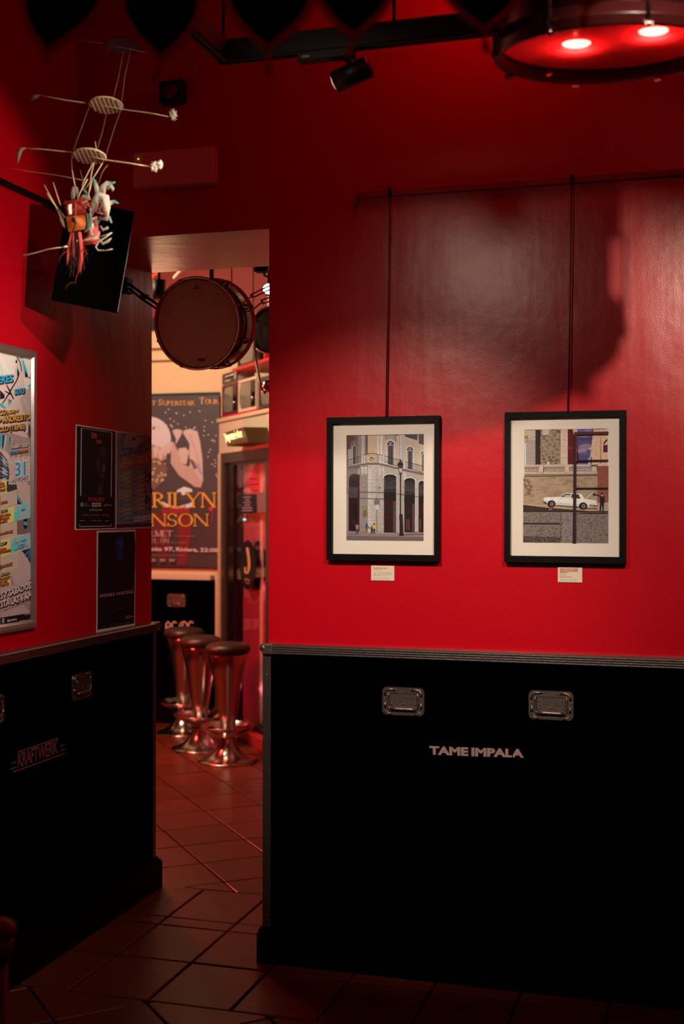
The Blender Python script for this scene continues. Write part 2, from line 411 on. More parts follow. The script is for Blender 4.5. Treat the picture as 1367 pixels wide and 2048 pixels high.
# ================================================================== FLIGHT-CASE WAINSCOT
def case_handle(root, cx, cz, wall_M):
    """recessed spring handle; wall_M maps (along, up, out) to world"""
    W, H = 0.150, 0.098
    def rr(w_, h_, r, n=5):
        out = []
        for (sx, sy, a) in ((1, 1, 0), (-1, 1, 90), (-1, -1, 180), (1, -1, 270)):
            for k in range(n+1):
                t = math.radians(a+90*k/n); out.append((sx*(w_/2-r)+r*math.cos(t), sy*(h_/2-r)+r*math.sin(t)))
        return out
    M = wall_M @ Matrix.Translation((cx, cz, 0))
    outer = rr(W, H, 0.018); inner = rr(0.096, 0.056, 0.006)
    mb = MB(); n = len(outer)
    vs = [(x, y, 0.0) for x, y in outer]+[(x, y, 0.0045) for x, y in rr(W-.004, H-.004, .016)]+[(x, y, 0.0045) for x, y in inner]+[(x, y, 0.0006) for x, y in rr(0.092, 0.052, 0.005)]
    fs = []
    for k in range(3):
        for i in range(n): fs.append((k*n+i, k*n+(i+1) % n, (k+1)*n+(i+1) % n, (k+1)*n+i))
    mb.add(vs, fs, False, M)
    h = part('handle', mb, M_STEEL, root, world=True)
    mb = MB().box((-0.047, -0.027, 0.0005), (0.047, 0.027, 0.0012), M).box((-0.046, 0.012, 0.0012), (0.046, 0.026, 0.0020), M)
    part('handle_dish', mb, M_DARKSTEEL, root, h, True)
    for sx in (-1, 1):                          # raised corner ribs
        pts = [M @ Vector((sx*x, y, 0.0055)) for x, y in ((0.030, 0.041), (0.048, 0.041), (0.058, 0.038), (0.063, 0.030), (0.064, 0.020))]
        part('raised_rib', MB().tube(pts, 0.0042, 8), M_STEEL, root, h, True)
        part('raised_rib', MB().tube([M @ Vector((sx*0.063, y, 0.0055)) for y in (-0.004, -0.022)], 0.0042, 8), M_STEEL, root, h, True)
        part('raised_rib', MB().tube([M @ Vector((sx*x, y, 0.005)) for x, y in ((0.060, -0.034), (0.052, -0.042), (0.040, -0.043))], 0.003, 8), M_STEEL, root, h, True)
    mb = MB()
    pts = [(-0.050, 0.028), (-0.052, 0.020), (-0.052, -0.018), (-0.047, -0.024), (0.047, -0.024), (0.052, -0.018), (0.052, 0.020), (0.050, 0.028)]
    mb.tube([M @ Vector((x, y, 0.008)) for x, y in pts], 0.0032, 8)
    mb.tube([M @ Vector((x, -0.025, 0.0085)) for x in (-0.044, -0.02, 0.02, 0.044)], 0.0062, 10)
    part('grip', mb, M_STEEL, root, h, True)
    for (x, y) in ((-0.026, 0.040), (0.026, 0.040), (-0.066, 0.008), (0.066, 0.008), (-0.040, -0.009), (0.0, -0.009), (0.040, -0.009), (0.010, -0.010)):
        mb = MB(); c = M @ Vector((x, y, 0.004 if abs(y) > 0.02 or abs(x) > 0.05 else 0.0025)); mb.sphere(c, 0.0032, 8, 5)
        part('rivet', mb, M_STEEL, root, h, True)
def grooved_trim(wall_M, a0, a1, top, deep):
    """extruded aluminium edge: profile in (out, up) swept along the wall"""
    mb = MB(); prof = [(0.0008, top), (deep-0.012, top), (deep-0.002, top-0.001), (deep, top-0.003)]
    z = top-0.004
    for k in range(4): prof += [(deep+0.0022, z-0.0005), (deep+0.0026, z-0.0035), (deep+0.0022, z-0.0055), (deep-0.001, z-0.0065), (deep-0.001, z-0.0075)]; z -= 0.0078
    prof += [(deep-0.004, z), (0.0008, z)]
    n = len(prof); vs = [wall_M @ Vector((a, u_, o)) for a in (a0, a1) for (o, u_) in prof]
    fs = [(i, (i+1) % n, n+(i+1) % n, n+i) for i in range(n)]+[tuple(range(n)), tuple(range(n, 2*n))[::-1]]
    mb.add(vs, fs); return mb
def corner_ball(wall_M, a, z, deep, sgn):
    mb = MB(); c = wall_M @ Vector((a, z, deep-0.012)); mb.sphere(c, 0.0165, 14, 9)
    mb.box((a-(0.004 if sgn > 0 else 0.036), z-0.022, 0.004), (a+(0.036 if sgn > 0 else 0.004), z+0.014, deep+0.002), wall_M, 0.003)
    for q in ((0.022, 0.008), (0.022, -0.012)): mb.sphere(wall_M @ Vector((a+sgn*q[0], z+q[1], deep+0.003)), 0.003, 8, 5)
    return mb

# right case, under the framed photographs: (along=X, up=Z, out=-Y)
WR = Matrix(((1, 0, 0, 0), (0, 0, -1, 0), (0, 1, 0, 0), (0, 0, 0, 1)))
caseR = thing('flight_case_panel', 'black flight-case panel with band name lettering below the two framed photographs', 'flight case', (0.0, -0.011, 0))
part('panel', MB().box((-1.530, 0.10, 0.0005), (1.85, 1.093, 0.020), WR), M_BLACK, caseR, world=True)
part('top_edging', grooved_trim(WR, -1.528, 1.85, 1.1190, 0.030), M_ALU, caseR, world=True, label='grooved aluminium edging')
mb = MB().box((-1.5345, 0.115, 0.0005), (-1.5045, 1.087, 0.0222), WR, 0.0015)
e_ = part('corner_edging', mb, M_ALU, caseR, world=True, label='aluminium corner strip')
for z in (1.01, 0.72, 0.42, 0.16): part('rivet', MB().sphere((-1.519, -0.0225, z), 0.0028, 8, 5), M_ALU, caseR, e_, True)
part('ball_corner', corner_ball(WR, -1.530, 1.106, 0.034, 1), M_STEEL, caseR, world=True, label='steel ball corner')
case_handle(caseR, -1.024, 0.938, WR @ Matrix.Translation((0, 0, 0.020)))
case_handle(caseR, -0.522, 0.948, WR @ Matrix.Translation((0, 0, 0.020)))
hitR = lambda x, y: onY(x, y, -0.0215)
P = Print(hitR, (0, -1, 0), (255, 238, 226))
P.text('TAME', (858, 1508), (936, 1511), 15.5, (168, 128, 120), 0.05)
P.text('IMPALA', (942, 1511.3), (1047, 1514.5), 15.5, (168, 128, 120), 0.05)
P.build('lettering', caseR, VINYL, label='pale rose vinyl band name')
struct('baseboard_right', MB().box((-1.545, -0.052, 0), (1.88, 0.0, 0.105)).box((-1.541, -0.047, 0.105), (1.88, 0.0, 0.116)).box((-1.538, -0.038, 0.116), (1.88, 0.0, 0.122)), M_PLINTH)

# left case: (along=Y, up=Z, out=+X)
WL = Matrix(((0, 0, 1, XL), (1, 0, 0, 0), (0, 1, 0, 0), (0, 0, 0, 1)))
caseL = thing('flight_case_panel', 'black flight-case panel with slanted band logo below the posters on the left wall', 'flight case', (XL+0.01, -1.2, 0))
part('panel', MB().box((-5.5, 0.10, 0.0005), (0.645, 1.095, 0.020), WL), M_BLACK, caseL, world=True)
part('top_edging', grooved_trim(WL, -5.5, 0.642, 1.1180, 0.040), M_ALU, caseL, world=True, label='grooved aluminium edging')
e_ = part('corner_edging', MB().box((0.620, 0.115, 0.0005), (0.6465, 1.087, 0.0222), WL, 0.0015), M_ALU, caseL, world=True, label='aluminium corner strip')
for z in (1.01, 0.72, 0.42, 0.16): part('rivet', MB().sphere((XL+0.0225, 0.633, z), 0.0028, 8, 5), M_ALU, caseL, e_, True)
part('ball_corner', corner_ball(WL, 0.645, 1.105, 0.042, -1), M_STEEL, caseL, world=True, label='steel ball corner')
case_handle(caseL, 0.003, 0.936, WL @ Matrix.Translation((0, 0, 0.020)))
case_handle(caseL, -0.605, 0.936, WL @ Matrix.Translation((0, 0, 0.020)))
P = Print(lambda x, y: onX(x, y, XL+0.0212), (1, 0, 0), (255, 205, 190))
KC = (150, 62, 55)
P.text('KRAFTWERK', (36, 1534.5), (116, 1506), 28, KC, 0.015, None, spacing=0.9)
for a, b in (((36, 1504), (117, 1476)), ((26, 1544), (129, 1507)), ((24, 1527), (33, 1523)), ((20, 1539), (33, 1534)), ((120, 1493), (128, 1489)), ((119, 1502), (131, 1498))):
    P.line([a, b], 2.2, KC)
P.build('lettering', caseL, VINYL, label='thin red slanted band logo')
struct('baseboard_left', MB().box((XL, -5.55, 0), (XL+0.045, 0.662, 0.110)).box((XL, -5.55, 0.110), (XL+0.040, 0.658, 0.122)).box((XL, -5.55, 0.122), (XL+0.030, 0.654, 0.130)), M_PLINTH)

# ================================================================== PICTURE RAIL, RODS, FRAMES
rail = thing('picture_rail', 'thin red picture rail high on the wall above the framed photographs', 'picture rail', (-0.3, -0.004, 2.672))
part('bar', MB().box((-1.20, -0.012, 2.676), (1.85, -0.0005, 2.692)).box((-1.20, -0.016, 2.672), (1.85, -0.0005, 2.677)), M_RAIL, rail, world=True)
part('end_hook', MB().tube([(-1.188, -0.012, 2.674), (-1.188, -0.014, 2.652), (-1.194, -0.014, 2.640), (-1.204, -0.014, 2.640)], 0.002, 6), M_BLK, rail, world=True)
railL = thing('picture_rail', 'dark picture rail high on the left wall behind the hanging mobile', 'picture rail', (XL+0.004, -1.5, 2.668))
part('bar', MB().box((XL+0.0005, -5.4, 2.668), (XL+0.014, -0.02, 2.688)), M_BLK, railL, world=True)
def rod(xa, xb, zb, label):
    t = thing('hanging_rod', label, 'rod', (xb, -0.02, zb), 'steel rods holding the framed photographs')
    part('shaft', MB().tube([(xa, -0.0175, 2.688), (xa, -0.0200, 2.66), ((xa+xb)/2, -0.0195, (2.66+zb)/2), (xb, -0.0195, zb)], 0.0026, 8), M_ROD, t, world=True)
    part('hook', MB().box((xa-0.005, -0.0215, 2.668), (xa+0.005, -0.0165, 2.699), None, 0.001), M_BLK, t, world=True)
rod(-1.076, -1.087, 1.909, 'thin dark rod from the rail down to the photograph of the corner building')
rod(-0.459, -0.467, 1.914, 'thin dark rod from the rail down to the photograph of the white car')

FR_M = Matrix(((1, 0, 0, 0), (0, 0, -1, 0), (0, 1, 0, 0), (0, 0, 0, 1)))   # (x, z, out)
def framed(label, outer, inner, photo):
    """rectangles as (x0, z0, x1, z1) in metres on the wall"""
    t = thing('framed_photograph', label, 'framed photo', ((outer[0]+outer[2])/2, -0.02, outer[1]), 'two framed photographs on the red wall')
    mb = MB().ring_frame(outer, inner, 0.003, 0.030, FR_M)
    part('frame', mb, M_FRAME, t, world=True)
    part('mat_board', MB().ring_frame((inner[0]-.004, inner[1]-.004, inner[2]+.004, inner[3]+.004), photo, 0.008, 0.0125, FR_M), M_MATBOARD, t, world=True, label='cream mat board')
    part('backing', MB().box((outer[0]+.004, outer[1]+.004, 0.0005), (outer[2]-.004, outer[3]-.004, 0.007), FR_M), M_FRAME, t, world=True)
    return t
f1 = framed('black framed photograph of an ornate corner building with a street lamp', (-1.2975, 1.4185, -0.8985, 1.9135), (-1.2775, 1.4400, -0.9160, 1.8925), (-1.2305, 1.4870, -0.9560, 1.8520))
f2 = framed('black framed photograph of a white car parked below a balustrade', (-0.6770, 1.4200, -0.2810, 1.9190), (-0.6580, 1.4415, -0.3010, 1.8990), (-0.6130, 1.4900, -0.3410, 1.8610))
M_GLASS = bpy.data.materials.new('picture_glass'); M_GLASS.use_nodes = True
_b = M_GLASS.node_tree.nodes['Principled BSDF']; _b.inputs['Base Color'].default_value = (1, 1, 1, 1)
_nt = M_GLASS.node_tree; _o = _nt.nodes['Material Output']; _tr = _nt.nodes.new('ShaderNodeBsdfTransparent'); _gl = _nt.nodes.new('ShaderNodeBsdfGlossy')
_gl.inputs['Roughness'].default_value = 0.03; _mx = _nt.nodes.new('ShaderNodeMixShader'); _fr = _nt.nodes.new('ShaderNodeFresnel'); _fr.inputs[0].default_value = 1.35
_ge = _nt.nodes.new('ShaderNodeNewGeometry'); _io = _nt.nodes.new('ShaderNodeMapRange'); _io.inputs[3].default_value = 1.35; _io.inputs[4].default_value = 1/1.35
_nt.links.new(_ge.outputs['Backfacing'], _io.inputs[0]); _nt.links.new(_io.outputs[0], _fr.inputs[0])
_nt.links.new(_fr.outputs[0], _mx.inputs[0]); _nt.links.new(_tr.outputs[0], _mx.inputs[1]); _nt.links.new(_gl.outputs[0], _mx.inputs[2]); _nt.links.new(_mx.outputs[0], _o.inputs[0])
for t, i in ((f1, (-1.2785, 1.4390, -0.9150, 1.8935)), (f2, (-0.6590, 1.4405, -0.3000, 1.9000))):
    part('glass', MB().box((i[0], i[1], 0.0150), (i[2], i[3], 0.0165), FR_M), M_GLASS, t, world=True)

# --- photograph 1 (page coordinates follow the print: x 300..1212, y 62..1335)
def page1(x, y):
    fx = (x-300)/912; fy = (y-62)/1273
    return Vector((-1.2325+fx*0.2785, -0.0085, 1.8540-fy*0.369))
P = Print(page1, (0, -1, 0), (238, 218, 200), 1e-5); P.lim = (294, 56, 1218, 1342)
ST = (176, 156, 142); STD = (128, 108, 98); DK = (34, 24, 24); CR_ = (196, 168, 140)
P.rect(296, 58, 1216, 1340, ST)
P.rect(296, 58, 470, 470, (120, 90, 82)); P.rect(296, 58, 400, 300, (96, 66, 62))
P.rect(436, 58, 560, 440, (150, 128, 120)); P.rect(480, 58, 515, 420, (190, 170, 158)); P.rect(530, 58, 553, 400, (96, 84, 86))
P.rect(553, 58, 690, 440, (206, 172, 140)); P.rect(662, 58, 690, 420, (214, 198, 186)); P.rect(700, 58, 724, 420, (222, 206, 194))
P.rect(724, 58, 770, 430, (200, 168, 138)); P.rect(880, 58, 1216, 500, (204, 174, 146))
P.rect(912, 58, 976, 480, (204, 190, 180)); P.rect(920, 58, 930, 470, (170, 152, 142)); P.rect(958, 58, 966, 480, (168, 150, 142))
def arch_window(x0, x1, yt, yb, surround):
    cx = (x0+x1)/2; rx = (x1-x0)/2; ry = rx*1.05
    P.ell(cx, yt+ry, rx+16, ry+18, surround, 18); P.rect(x0-16, yt+ry, x1+16, yb, surround)
    P.ell(cx, yt+ry, rx, ry, (60, 50, 50), 18); P.rect(x0, yt+ry, x1, yb, (66, 56, 56))
    P.rect(x0+3, yt+ry*1.15, x1-3, yt+ry*1.15+9, (190, 176, 166))
    for k in range(3):
        a = math.radians(225+45*k); P.line([(cx, yt+ry), (cx+rx*math.cos(a)*.95, yt+ry+ry*math.sin(a)*.95)], 5, (200, 186, 176))
    P.rect(x0+2, yt+ry*1.3, x0+14, yb, (186, 172, 164)); P.rect(x1-14, yt+ry*1.3, x1-2, yb, (150, 136, 130)); P.rect(cx-3, yt+ry*1.3, cx+3, yb, (110, 98, 96))
arch_window(365, 425, 150, 420, (130, 104, 96)); P.rect(320, 235, 362, 425, (170, 154, 146)); P.rect(330, 240, 334, 420, (120, 100, 96))
arch_window(778, 860, 140, 430, (218, 202, 190)); arch_window(1010, 1078, 216, 480, (214, 198, 186)); arch_window(1172, 1222, 270, 500, (206, 190, 178))
P.poly([(745, 58), (915, 58), (905, 84), (870, 76), (750, 72)], (84, 72, 70)); P.line([(870, 70), (880, 150)], 12, (120, 104, 98)); P.line([(760, 66), (766, 120)], 10, (120, 104, 98))
P.poly([(985, 96), (1130, 140), (1128, 168), (985, 128)], (198, 182, 172)); P.poly([(985, 58), (1130, 58), (1130, 140), (985, 96)], (92, 78, 76))
for k in range(10): P.line([(990+k*14, 62), (990+k*14, 98+k*4)], 3, (40, 32, 32))
P.poly([(1140, 178), (1216, 200), (1216, 222), (1140, 196)], (198, 182, 172)); P.poly([(1146, 70), (1216, 70), (1216, 200), (1146, 178)], (100, 86, 82))
for k in range(6): P.line([(1150+k*12, 70), (1150+k*12, 180+k*3)], 3, (44, 36, 36))
# balcony band
P.poly([(296, 440), (520, 400), (690, 400), (960, 470), (1216, 530), (1216, 556), (960, 496), (690, 424), (520, 424), (296, 468)], (112, 96, 90))
P.poly([(296, 432), (520, 392), (690, 392), (960, 462), (1216, 520), (1216, 530), (960, 472), (690, 402), (520, 402), (296, 442)], (196, 178, 168))
for (xa, ya, xb, yb) in ((300, 372, 530, 300), (690, 300, 1000, 392), (1000, 392, 1216, 448)):
    P.line([(xa, ya), (xb, yb)], 5, (40, 32, 34))
    P.line([(xa, ya+60), (xb, yb+88)], 4, (60, 50, 50)); n = int((xb-xa)/13)
    for k in range(n+1):
        t = k/n; x = xa+(xb-xa)*t; y = ya+(yb-ya)*t; P.line([(x, y), (x, y+78)], 2.6, (52, 42, 44))
for x in (490, 522, 704, 742, 982): P.rect(x-10, 308+max(0, x-742)*.30, x+8, 410+max(0, x-742)*.28, (204, 190, 180))
P.rect(530, 300, 672, 400, (190, 158, 128)); P.line([(524, 300), (560, 290), (600, 288), (650, 292), (682, 304)], 5, (48, 38, 38))
P.ell(600, 356, 46, 40, (206, 178, 150)); P.ell(600, 356, 34, 30, (176, 144, 116)); P.ell(600, 340, 9, 9, (30, 20, 20)); P.line([(570, 372), (600, 362), (640, 352)], 4, (96, 70, 56))
for x in (530, 676): P.line([(x, 300), (x, 404)], 4, (48, 38, 38))
# corner drum of ashlar
P.rect(458, 430, 560, 1225, (150, 132, 122)); P.rect(556, 430, 660, 1240, (188, 170, 156)); P.rect(654, 440, 748, 1240, (180, 162, 150))
P.rect(556, 470, 600, 1230, (198, 182, 168))
for (x, y) in ((474, 452), (512, 450), (674, 452), (716, 458), (962, 520)): P.poly([(x, y), (x+30, y), (x+36, y+70), (x+18, y+96), (x+6, y+60)], (206, 192, 182)); P.line([(x+8, y+6), (x+20, y+80)], 4, (110, 94, 88))
for k in range(16):
    y = 560+k*44; P.line([(462, y-6), (556, y), (748, y)], 2.2, (140, 122, 112))
P.poly([(458, 744), (556, 748), (748, 750), (748, 762), (556, 760), (458, 756)], (96, 80, 74)); P.poly([(458, 822), (748, 826), (748, 838), (458, 832)], (104, 88, 82))
P.line([(556, 480), (556, 1230)], 3, (134, 116, 106)); P.line([(655, 500), (655, 1240)], 3, (136, 118, 108))
for a in range(6): P.line([(692, 698), (692+22*math.cos(a), 698+24*math.sin(a))], 5, (104, 92, 86))
P.ell(665, 880, 34, 58, (112, 104, 104)); P.poly([(640, 900), (690, 900), (680, 958), (650, 958)], (200, 190, 180)); P.line([(662, 960), (666, 1230)], 9, (128, 116, 112)); P.poly([(655, 836), (675, 836), (665, 806)], (104, 96, 96))
P.rect(496, 920, 545, 1050, (112, 96, 70)); P.ell(520, 945, 20, 24, (150, 132, 80)); P.line([(502, 960), (502, 1040), (538, 1044)], 6, (160, 142, 90))
# left arcade
P.rect(296, 470, 440, 1215, (132, 114, 106)); P.ell(398, 590, 62, 60, (60, 46, 46)); P.rect(334, 590, 460, 1215, (50, 36, 36)); P.rect(434, 540, 460, 1215, (70, 24, 20))
P.rect(330, 690, 440, 760, (74, 64, 64)); P.rect(330, 755, 438, 818, (66, 60, 66)); P.rect(332, 818, 440, 1210, (44, 14, 12)); P.rect(385, 900, 432, 1200, (24, 8, 8)); P.rect(300, 780, 326, 1220, (146, 132, 126))
# right arcade
for (x0, x1, yt, ya, yd, yb) in ((746, 888, 540, 756, 850, 1228), (984, 1104, 585, 785, 880, 1222), (1148, 1220, 618, 800, 880, 1218)):
    cx = (x0+x1)/2; rx = (x1-x0)/2
    P.ell(cx, yt+34, rx+14, 46, (204, 190, 178), 18, 180, 360); P.ell(cx, yt+34, rx, 34, DK, 18, 180, 360); P.rect(x0, yt+34, x1, yb, DK)
    for k in range(9): P.line([(x0+8+k*(x1-x0)/9, yt+40), (x0+8+k*(x1-x0)/9, ya-4)], 3, (88, 78, 76))
    for k in range(4): P.rect(x0+10+k*30, yt+60+(k*37) % 50, x0+24+k*30, yt+150, (70, 62, 62))
    P.rect(x0+4, ya-60, x1-4, ya-52, (90, 80, 78)); P.rect(x0-2, ya, x1+2, yd, (22, 20, 22)); P.rect(x0+4, yd, x1-2, yb, (50, 14, 14)); P.rect(x0+6, yd+60, x0+(x1-x0)*.7, yd+150, (36, 26, 28))
    P.rect(x1-(x1-x0)*.25, yd+10, x1-2, yb, (84, 60, 56))
for x in (1010, 1034, 1165): P.rect(x, 1070, x+5, 1200, (150, 110, 90))
P.rect(888, 560, 930, 1232, (178, 162, 152)); P.rect(1104, 620, 1146, 1220, (186, 170, 160)); P.rect(894, 770, 980, 782, (120, 104, 98)); P.rect(1104, 800, 1148, 810, (120, 104, 98))
# pavement and people
P.poly([(296, 1212), (520, 1232), (750, 1242), (1216, 1222), (1216, 1340), (296, 1340)], (146, 122, 116)); P.poly([(296, 1272), (1216, 1282), (1216, 1340), (296, 1340)], (112, 94, 92))
P.poly([(340, 1245), (470, 1262), (340, 1258)], (96, 78, 74)); P.poly([(990, 1250), (1216, 1236), (1216, 1250), (1000, 1262)], (96, 78, 74))
def figure(x, y, h, top, leg, arm=0):
    P.ell(x, y-h*0.92, h*.08, h*.085, (60, 36, 30), 10); P.poly([(x-h*.13, y-h*.82), (x+h*.13, y-h*.82), (x+h*.12, y-h*.45), (x-h*.12, y-h*.45)], top)
    P.poly([(x-h*.11, y-h*.46), (x+h*.11, y-h*.46), (x+h*.1, y), (x+h*.03, y), (x, y-h*.3), (x-h*.05, y), (x-h*.12, y)], leg)
    if arm: P.line([(x+h*.08, y-h*.75), (x+h*.25, y-h*.6), (x+h*.26, y-h*.5)], h*.07, top)
figure(545, 1244, 122, (30, 92, 150), (176, 90, 62), 1); figure(632, 1244, 124, (226, 168, 40), (60, 52, 56), 0); figure(604, 1244, 90, (50, 40, 44), (44, 36, 40)); figure(434, 1256, 140, (148, 120, 128), (80, 60, 58)); figure(402, 1200, 130, (60, 30, 30), (30, 16, 16))
# lamp post
P.rect(931, 520, 943, 1010, (26, 20, 24)); P.poly([(905, 430), (968, 430), (960, 480), (950, 540), (926, 540), (912, 480)], (60, 50, 54)); P.poly([(916, 470), (960, 470), (950, 520), (928, 520)], (180, 170, 160))
P.poly([(898, 432), (974, 432), (960, 404), (936, 376), (912, 404)], (34, 26, 30)); P.rect(930, 360, 942, 380, (34, 26, 30)); P.poly([(926, 1010), (962, 1010), (972, 1240), (986, 1268), (920, 1270), (928, 1240)], (38, 26, 30)); P.rect(922, 1060, 966, 1070, (60, 46, 50))
P.build('print', f1, PHOTO, label='photograph of a corner building and street lamp')

# --- photograph 2 (page x 118..1258, y 78..1606)
def page2(x, y):
    fx = (x-118)/1138; fy = (y-78)/1528
    return Vector((-0.6150+fx*0.2760, -0.0085, 1.8630-fy*0.3750))
P = Print(page2, (0, -1, 0), (238, 214, 192), 1e-5); P.lim = (112, 70, 1264, 1614)
P.rect(112, 70, 1266, 1615, (170, 132, 104))
P.rect(112, 70, 280, 580, (198, 172, 148)); P.rect(112, 220, 276, 580, (176, 152, 134)); P.rect(112, 250, 146, 580, (214, 202, 196)); P.line([(150, 214), (276, 180)], 5, (140, 116, 98)); P.poly([(112, 100), (150, 110), (172, 170), (160, 230), (112, 270)], (206, 170, 120))
for k in range(9): P.ell(126+random.random()*40, 150+random.random()*120, 7, 9, (40, 30, 26), 8)
for k in range(4): P.line([(170, 250+k*85), (274, 250+k*85)], 2.5, (150, 126, 110))
P.rect(274, 70, 345, 575, (56, 30, 28)); P.poly([(320, 70), (345, 70), (352, 180), (340, 200)], (36, 20, 20))
P.rect(345, 70, 620, 575, (158, 132, 104))
for k in range(230):
    x = 352+random.random()*258; y = 90+random.random()*470
    c = random.choice([(120, 94, 72), (190, 160, 128), (100, 78, 60), (176, 144, 112)]); P.ell(x, y, 8+random.random()*14, 3+random.random()*5, c, 7)
P.rect(370, 80, 462, 160, (206, 178, 148)); P.ell(452, 540, 32, 36, (90, 68, 54), 14); P.ell(452, 542, 24, 28, (214, 190, 160), 14); P.rect(428, 542, 476, 572, (214, 190, 160))
P.rect(618, 70, 716, 562, (222, 184, 156)); P.line([(666, 80), (666, 560)], 3, (196, 156, 130)); P.rect(618, 470, 712, 480, (204, 168, 140))
P.rect(714, 70, 850, 565, (92, 14, 20)); P.poly([(775, 70), (850, 70), (850, 120), (810, 200), (800, 180)], (206, 170, 140)); P.line([(716, 342), (845, 342)], 26, (150, 20, 24)); P.rect(845, 70, 1060, 560, (84, 70, 120))
for (x, y, a, b, c) in ((900, 110, 60, 14, (104, 96, 150)), (990, 108, 50, 16, (140, 120, 150)), (950, 220, 100, 26, (70, 60, 92)), (930, 190, 90, 12, (120, 104, 130)), (960, 330, 100, 44, (150, 116, 128)), (900, 380, 70, 30, (166, 128, 138)), (940, 420, 110, 22, (104, 84, 120)), (930, 480, 90, 24, (84, 72, 120)), (1000, 440, 14, 30, (30, 90, 140))): P.ell(x, y, a, b, c, 18)
P.poly([(845, 340), (866, 470), (845, 565), (800, 565)], (92, 14, 20))
P.poly([(1060, 96), (1266, 90), (1266, 580), (990, 580), (1024, 400), (1046, 190)], (226, 178, 140)); P.rect(1000, 340, 1258, 362, (236, 176, 120)); P.line([(1156, 205), (1156, 555)], 6, (60, 36, 30))
P.ell(1262, 310, 74, 84, (80, 22, 44), 20, 180, 270); P.poly([(1188, 310), (1266, 300), (1266, 404), (1188, 404)], (80, 22, 44)); P.line([(1180, 412), (1266, 410)], 8, (240, 190, 150)); P.rect(990, 480, 1010, 556, (226, 190, 160))
P.rect(112, 560, 1118, 590, (206, 174, 146)); P.rect(112, 590, 1118, 660, (84, 60, 52)); P.rect(112, 655, 1118, 690, (204, 168, 138)); P.line([(112, 715), (1118, 705)], 6, (84, 56, 44)); P.rect(1050, 560, 1250, 584, (214, 186, 158))
for (x0, n) in ((124, 11), (396, 15), (744, 17)):
    for k in range(n):
        x = x0+10+k*19; c = (214, 182, 154)
        if 880 < x < 1000: P.rect(x+4, 598, x+14, 650, (84, 84, 150))
        P.ell(x, 632, 7, 16, c, 10); P.rect(x-5, 594, x+4, 616, c); P.rect(x-6, 648, x+5, 656, c)
for x in (330, 680, 1045): P.rect(x, 584, x+58, 662, (214, 182, 152))
P.line([(384, 570), (384, 690)], 4, (70, 46, 40))
P.rect(112, 722, 1118, 1150, (176, 142, 110))
for k in range(90):
    x = 130+random.random()*960; y = 740+random.random()*330; P.ell(x, y, 20+random.random()*60, 8+random.random()*20, random.choice([(186, 152, 120), (168, 132, 100), (182, 146, 114), (160, 124, 94)]), 9)
for k in range(26): P.ell(130+random.random()*90, 760+random.random()*210, 10+random.random()*18, 6+random.random()*14, (134, 100, 70), 8)
P.rect(1114, 584, 1260, 1075, (148, 78, 58)); P.rect(1114, 1075, 1260, 1185, (186, 152, 136))
P.poly([(112, 1085), (620, 1130), (1258, 1188), (1258, 1204), (112, 1186)], (196, 152, 106)); P.poly([(112, 1104), (420, 1140), (1000, 1186), (112, 1190)], (62, 40, 36)); P.ell(480, 1165, 26, 14, (130, 90, 76))
# white car
CW = (238, 224, 204)
P.poly([(392, 1012), (430, 1000), (612, 996), (660, 950), (700, 942), (880, 954), (912, 970), (940, 1022), (1060, 1040), (1106, 1052), (1104, 1120), (1000, 1132), (870, 1126), (560, 1106), (440, 1094), (392, 1060)], CW)
P.poly([(392, 1050), (560, 1070), (870, 1096), (1104, 1094), (1104, 1120), (1000, 1134), (870, 1128), (560, 1108), (440, 1096), (392, 1062)], (214, 198, 180))
P.poly([(622, 996), (664, 958), (658, 1000)], (60, 50, 46)); P.poly([(672, 956), (752, 954), (752, 1004), (662, 1002)], (60, 46, 44)); P.poly([(680, 972), (748, 970), (748, 1004), (670, 1002)], (196, 170, 150)); P.poly([(766, 958), (866, 964), (888, 1022), (766, 1010)], (64, 50, 50)); P.poly([(776, 978), (800, 980), (800, 1008), (776, 1006)], (130, 50, 44))
P.line([(560, 1112), (870, 1134)], 10, (40, 26, 26)); P.poly([(1006, 1104), (1108, 1110), (1104, 1122), (1010, 1116)], (30, 20, 22)); P.line([(430, 1000), (940, 1026)], 2.5, (200, 184, 166))
for (cx, cy) in ((498, 1092), (924, 1120)):
    P.ell(cx, cy, 56, 50, (26, 18, 18)); P.ell(cx+2, cy+2, 46, 42, (14, 10, 10)); P.ell(cx+4, cy, 26, 28, (150, 130, 116)); P.ell(cx+4, cy, 14, 15, (70, 56, 50))
P.poly([(382, 1056), (420, 1066), (440, 1092), (400, 1084)], (30, 22, 22)); P.ell(425, 1052, 7, 8, (180, 160, 140)); P.line([(960, 1022), (1040, 950), (1064, 944)], 8, (230, 214, 190)); P.line([(1062, 1092), (1080, 1092)], 6, (100, 70, 60))
# man at the boot
BK = (26, 18, 22)
P.ell(1176, 954, 13, 16, (56, 34, 28), 12); P.poly([(1150, 990), (1176, 975), (1206, 988), (1212, 1064), (1146, 1062)], BK); P.line([(1166, 992), (1130, 984), (1094, 966)], 15, BK); P.poly([(1044, 962), (1076, 948), (1096, 966), (1076, 988)], BK)
P.poly([(1150, 1060), (1204, 1060), (1196, 1184), (1180, 1184), (1176, 1100), (1160, 1182), (1142, 1184)], BK); P.poly([(1166, 972), (1190, 972), (1178, 1000)], (224, 206, 190)); P.line([(1136, 1185), (1160, 1185)], 6, (12, 8, 8)); P.line([(1180, 1186), (1202, 1186)], 6, (12, 8, 8))
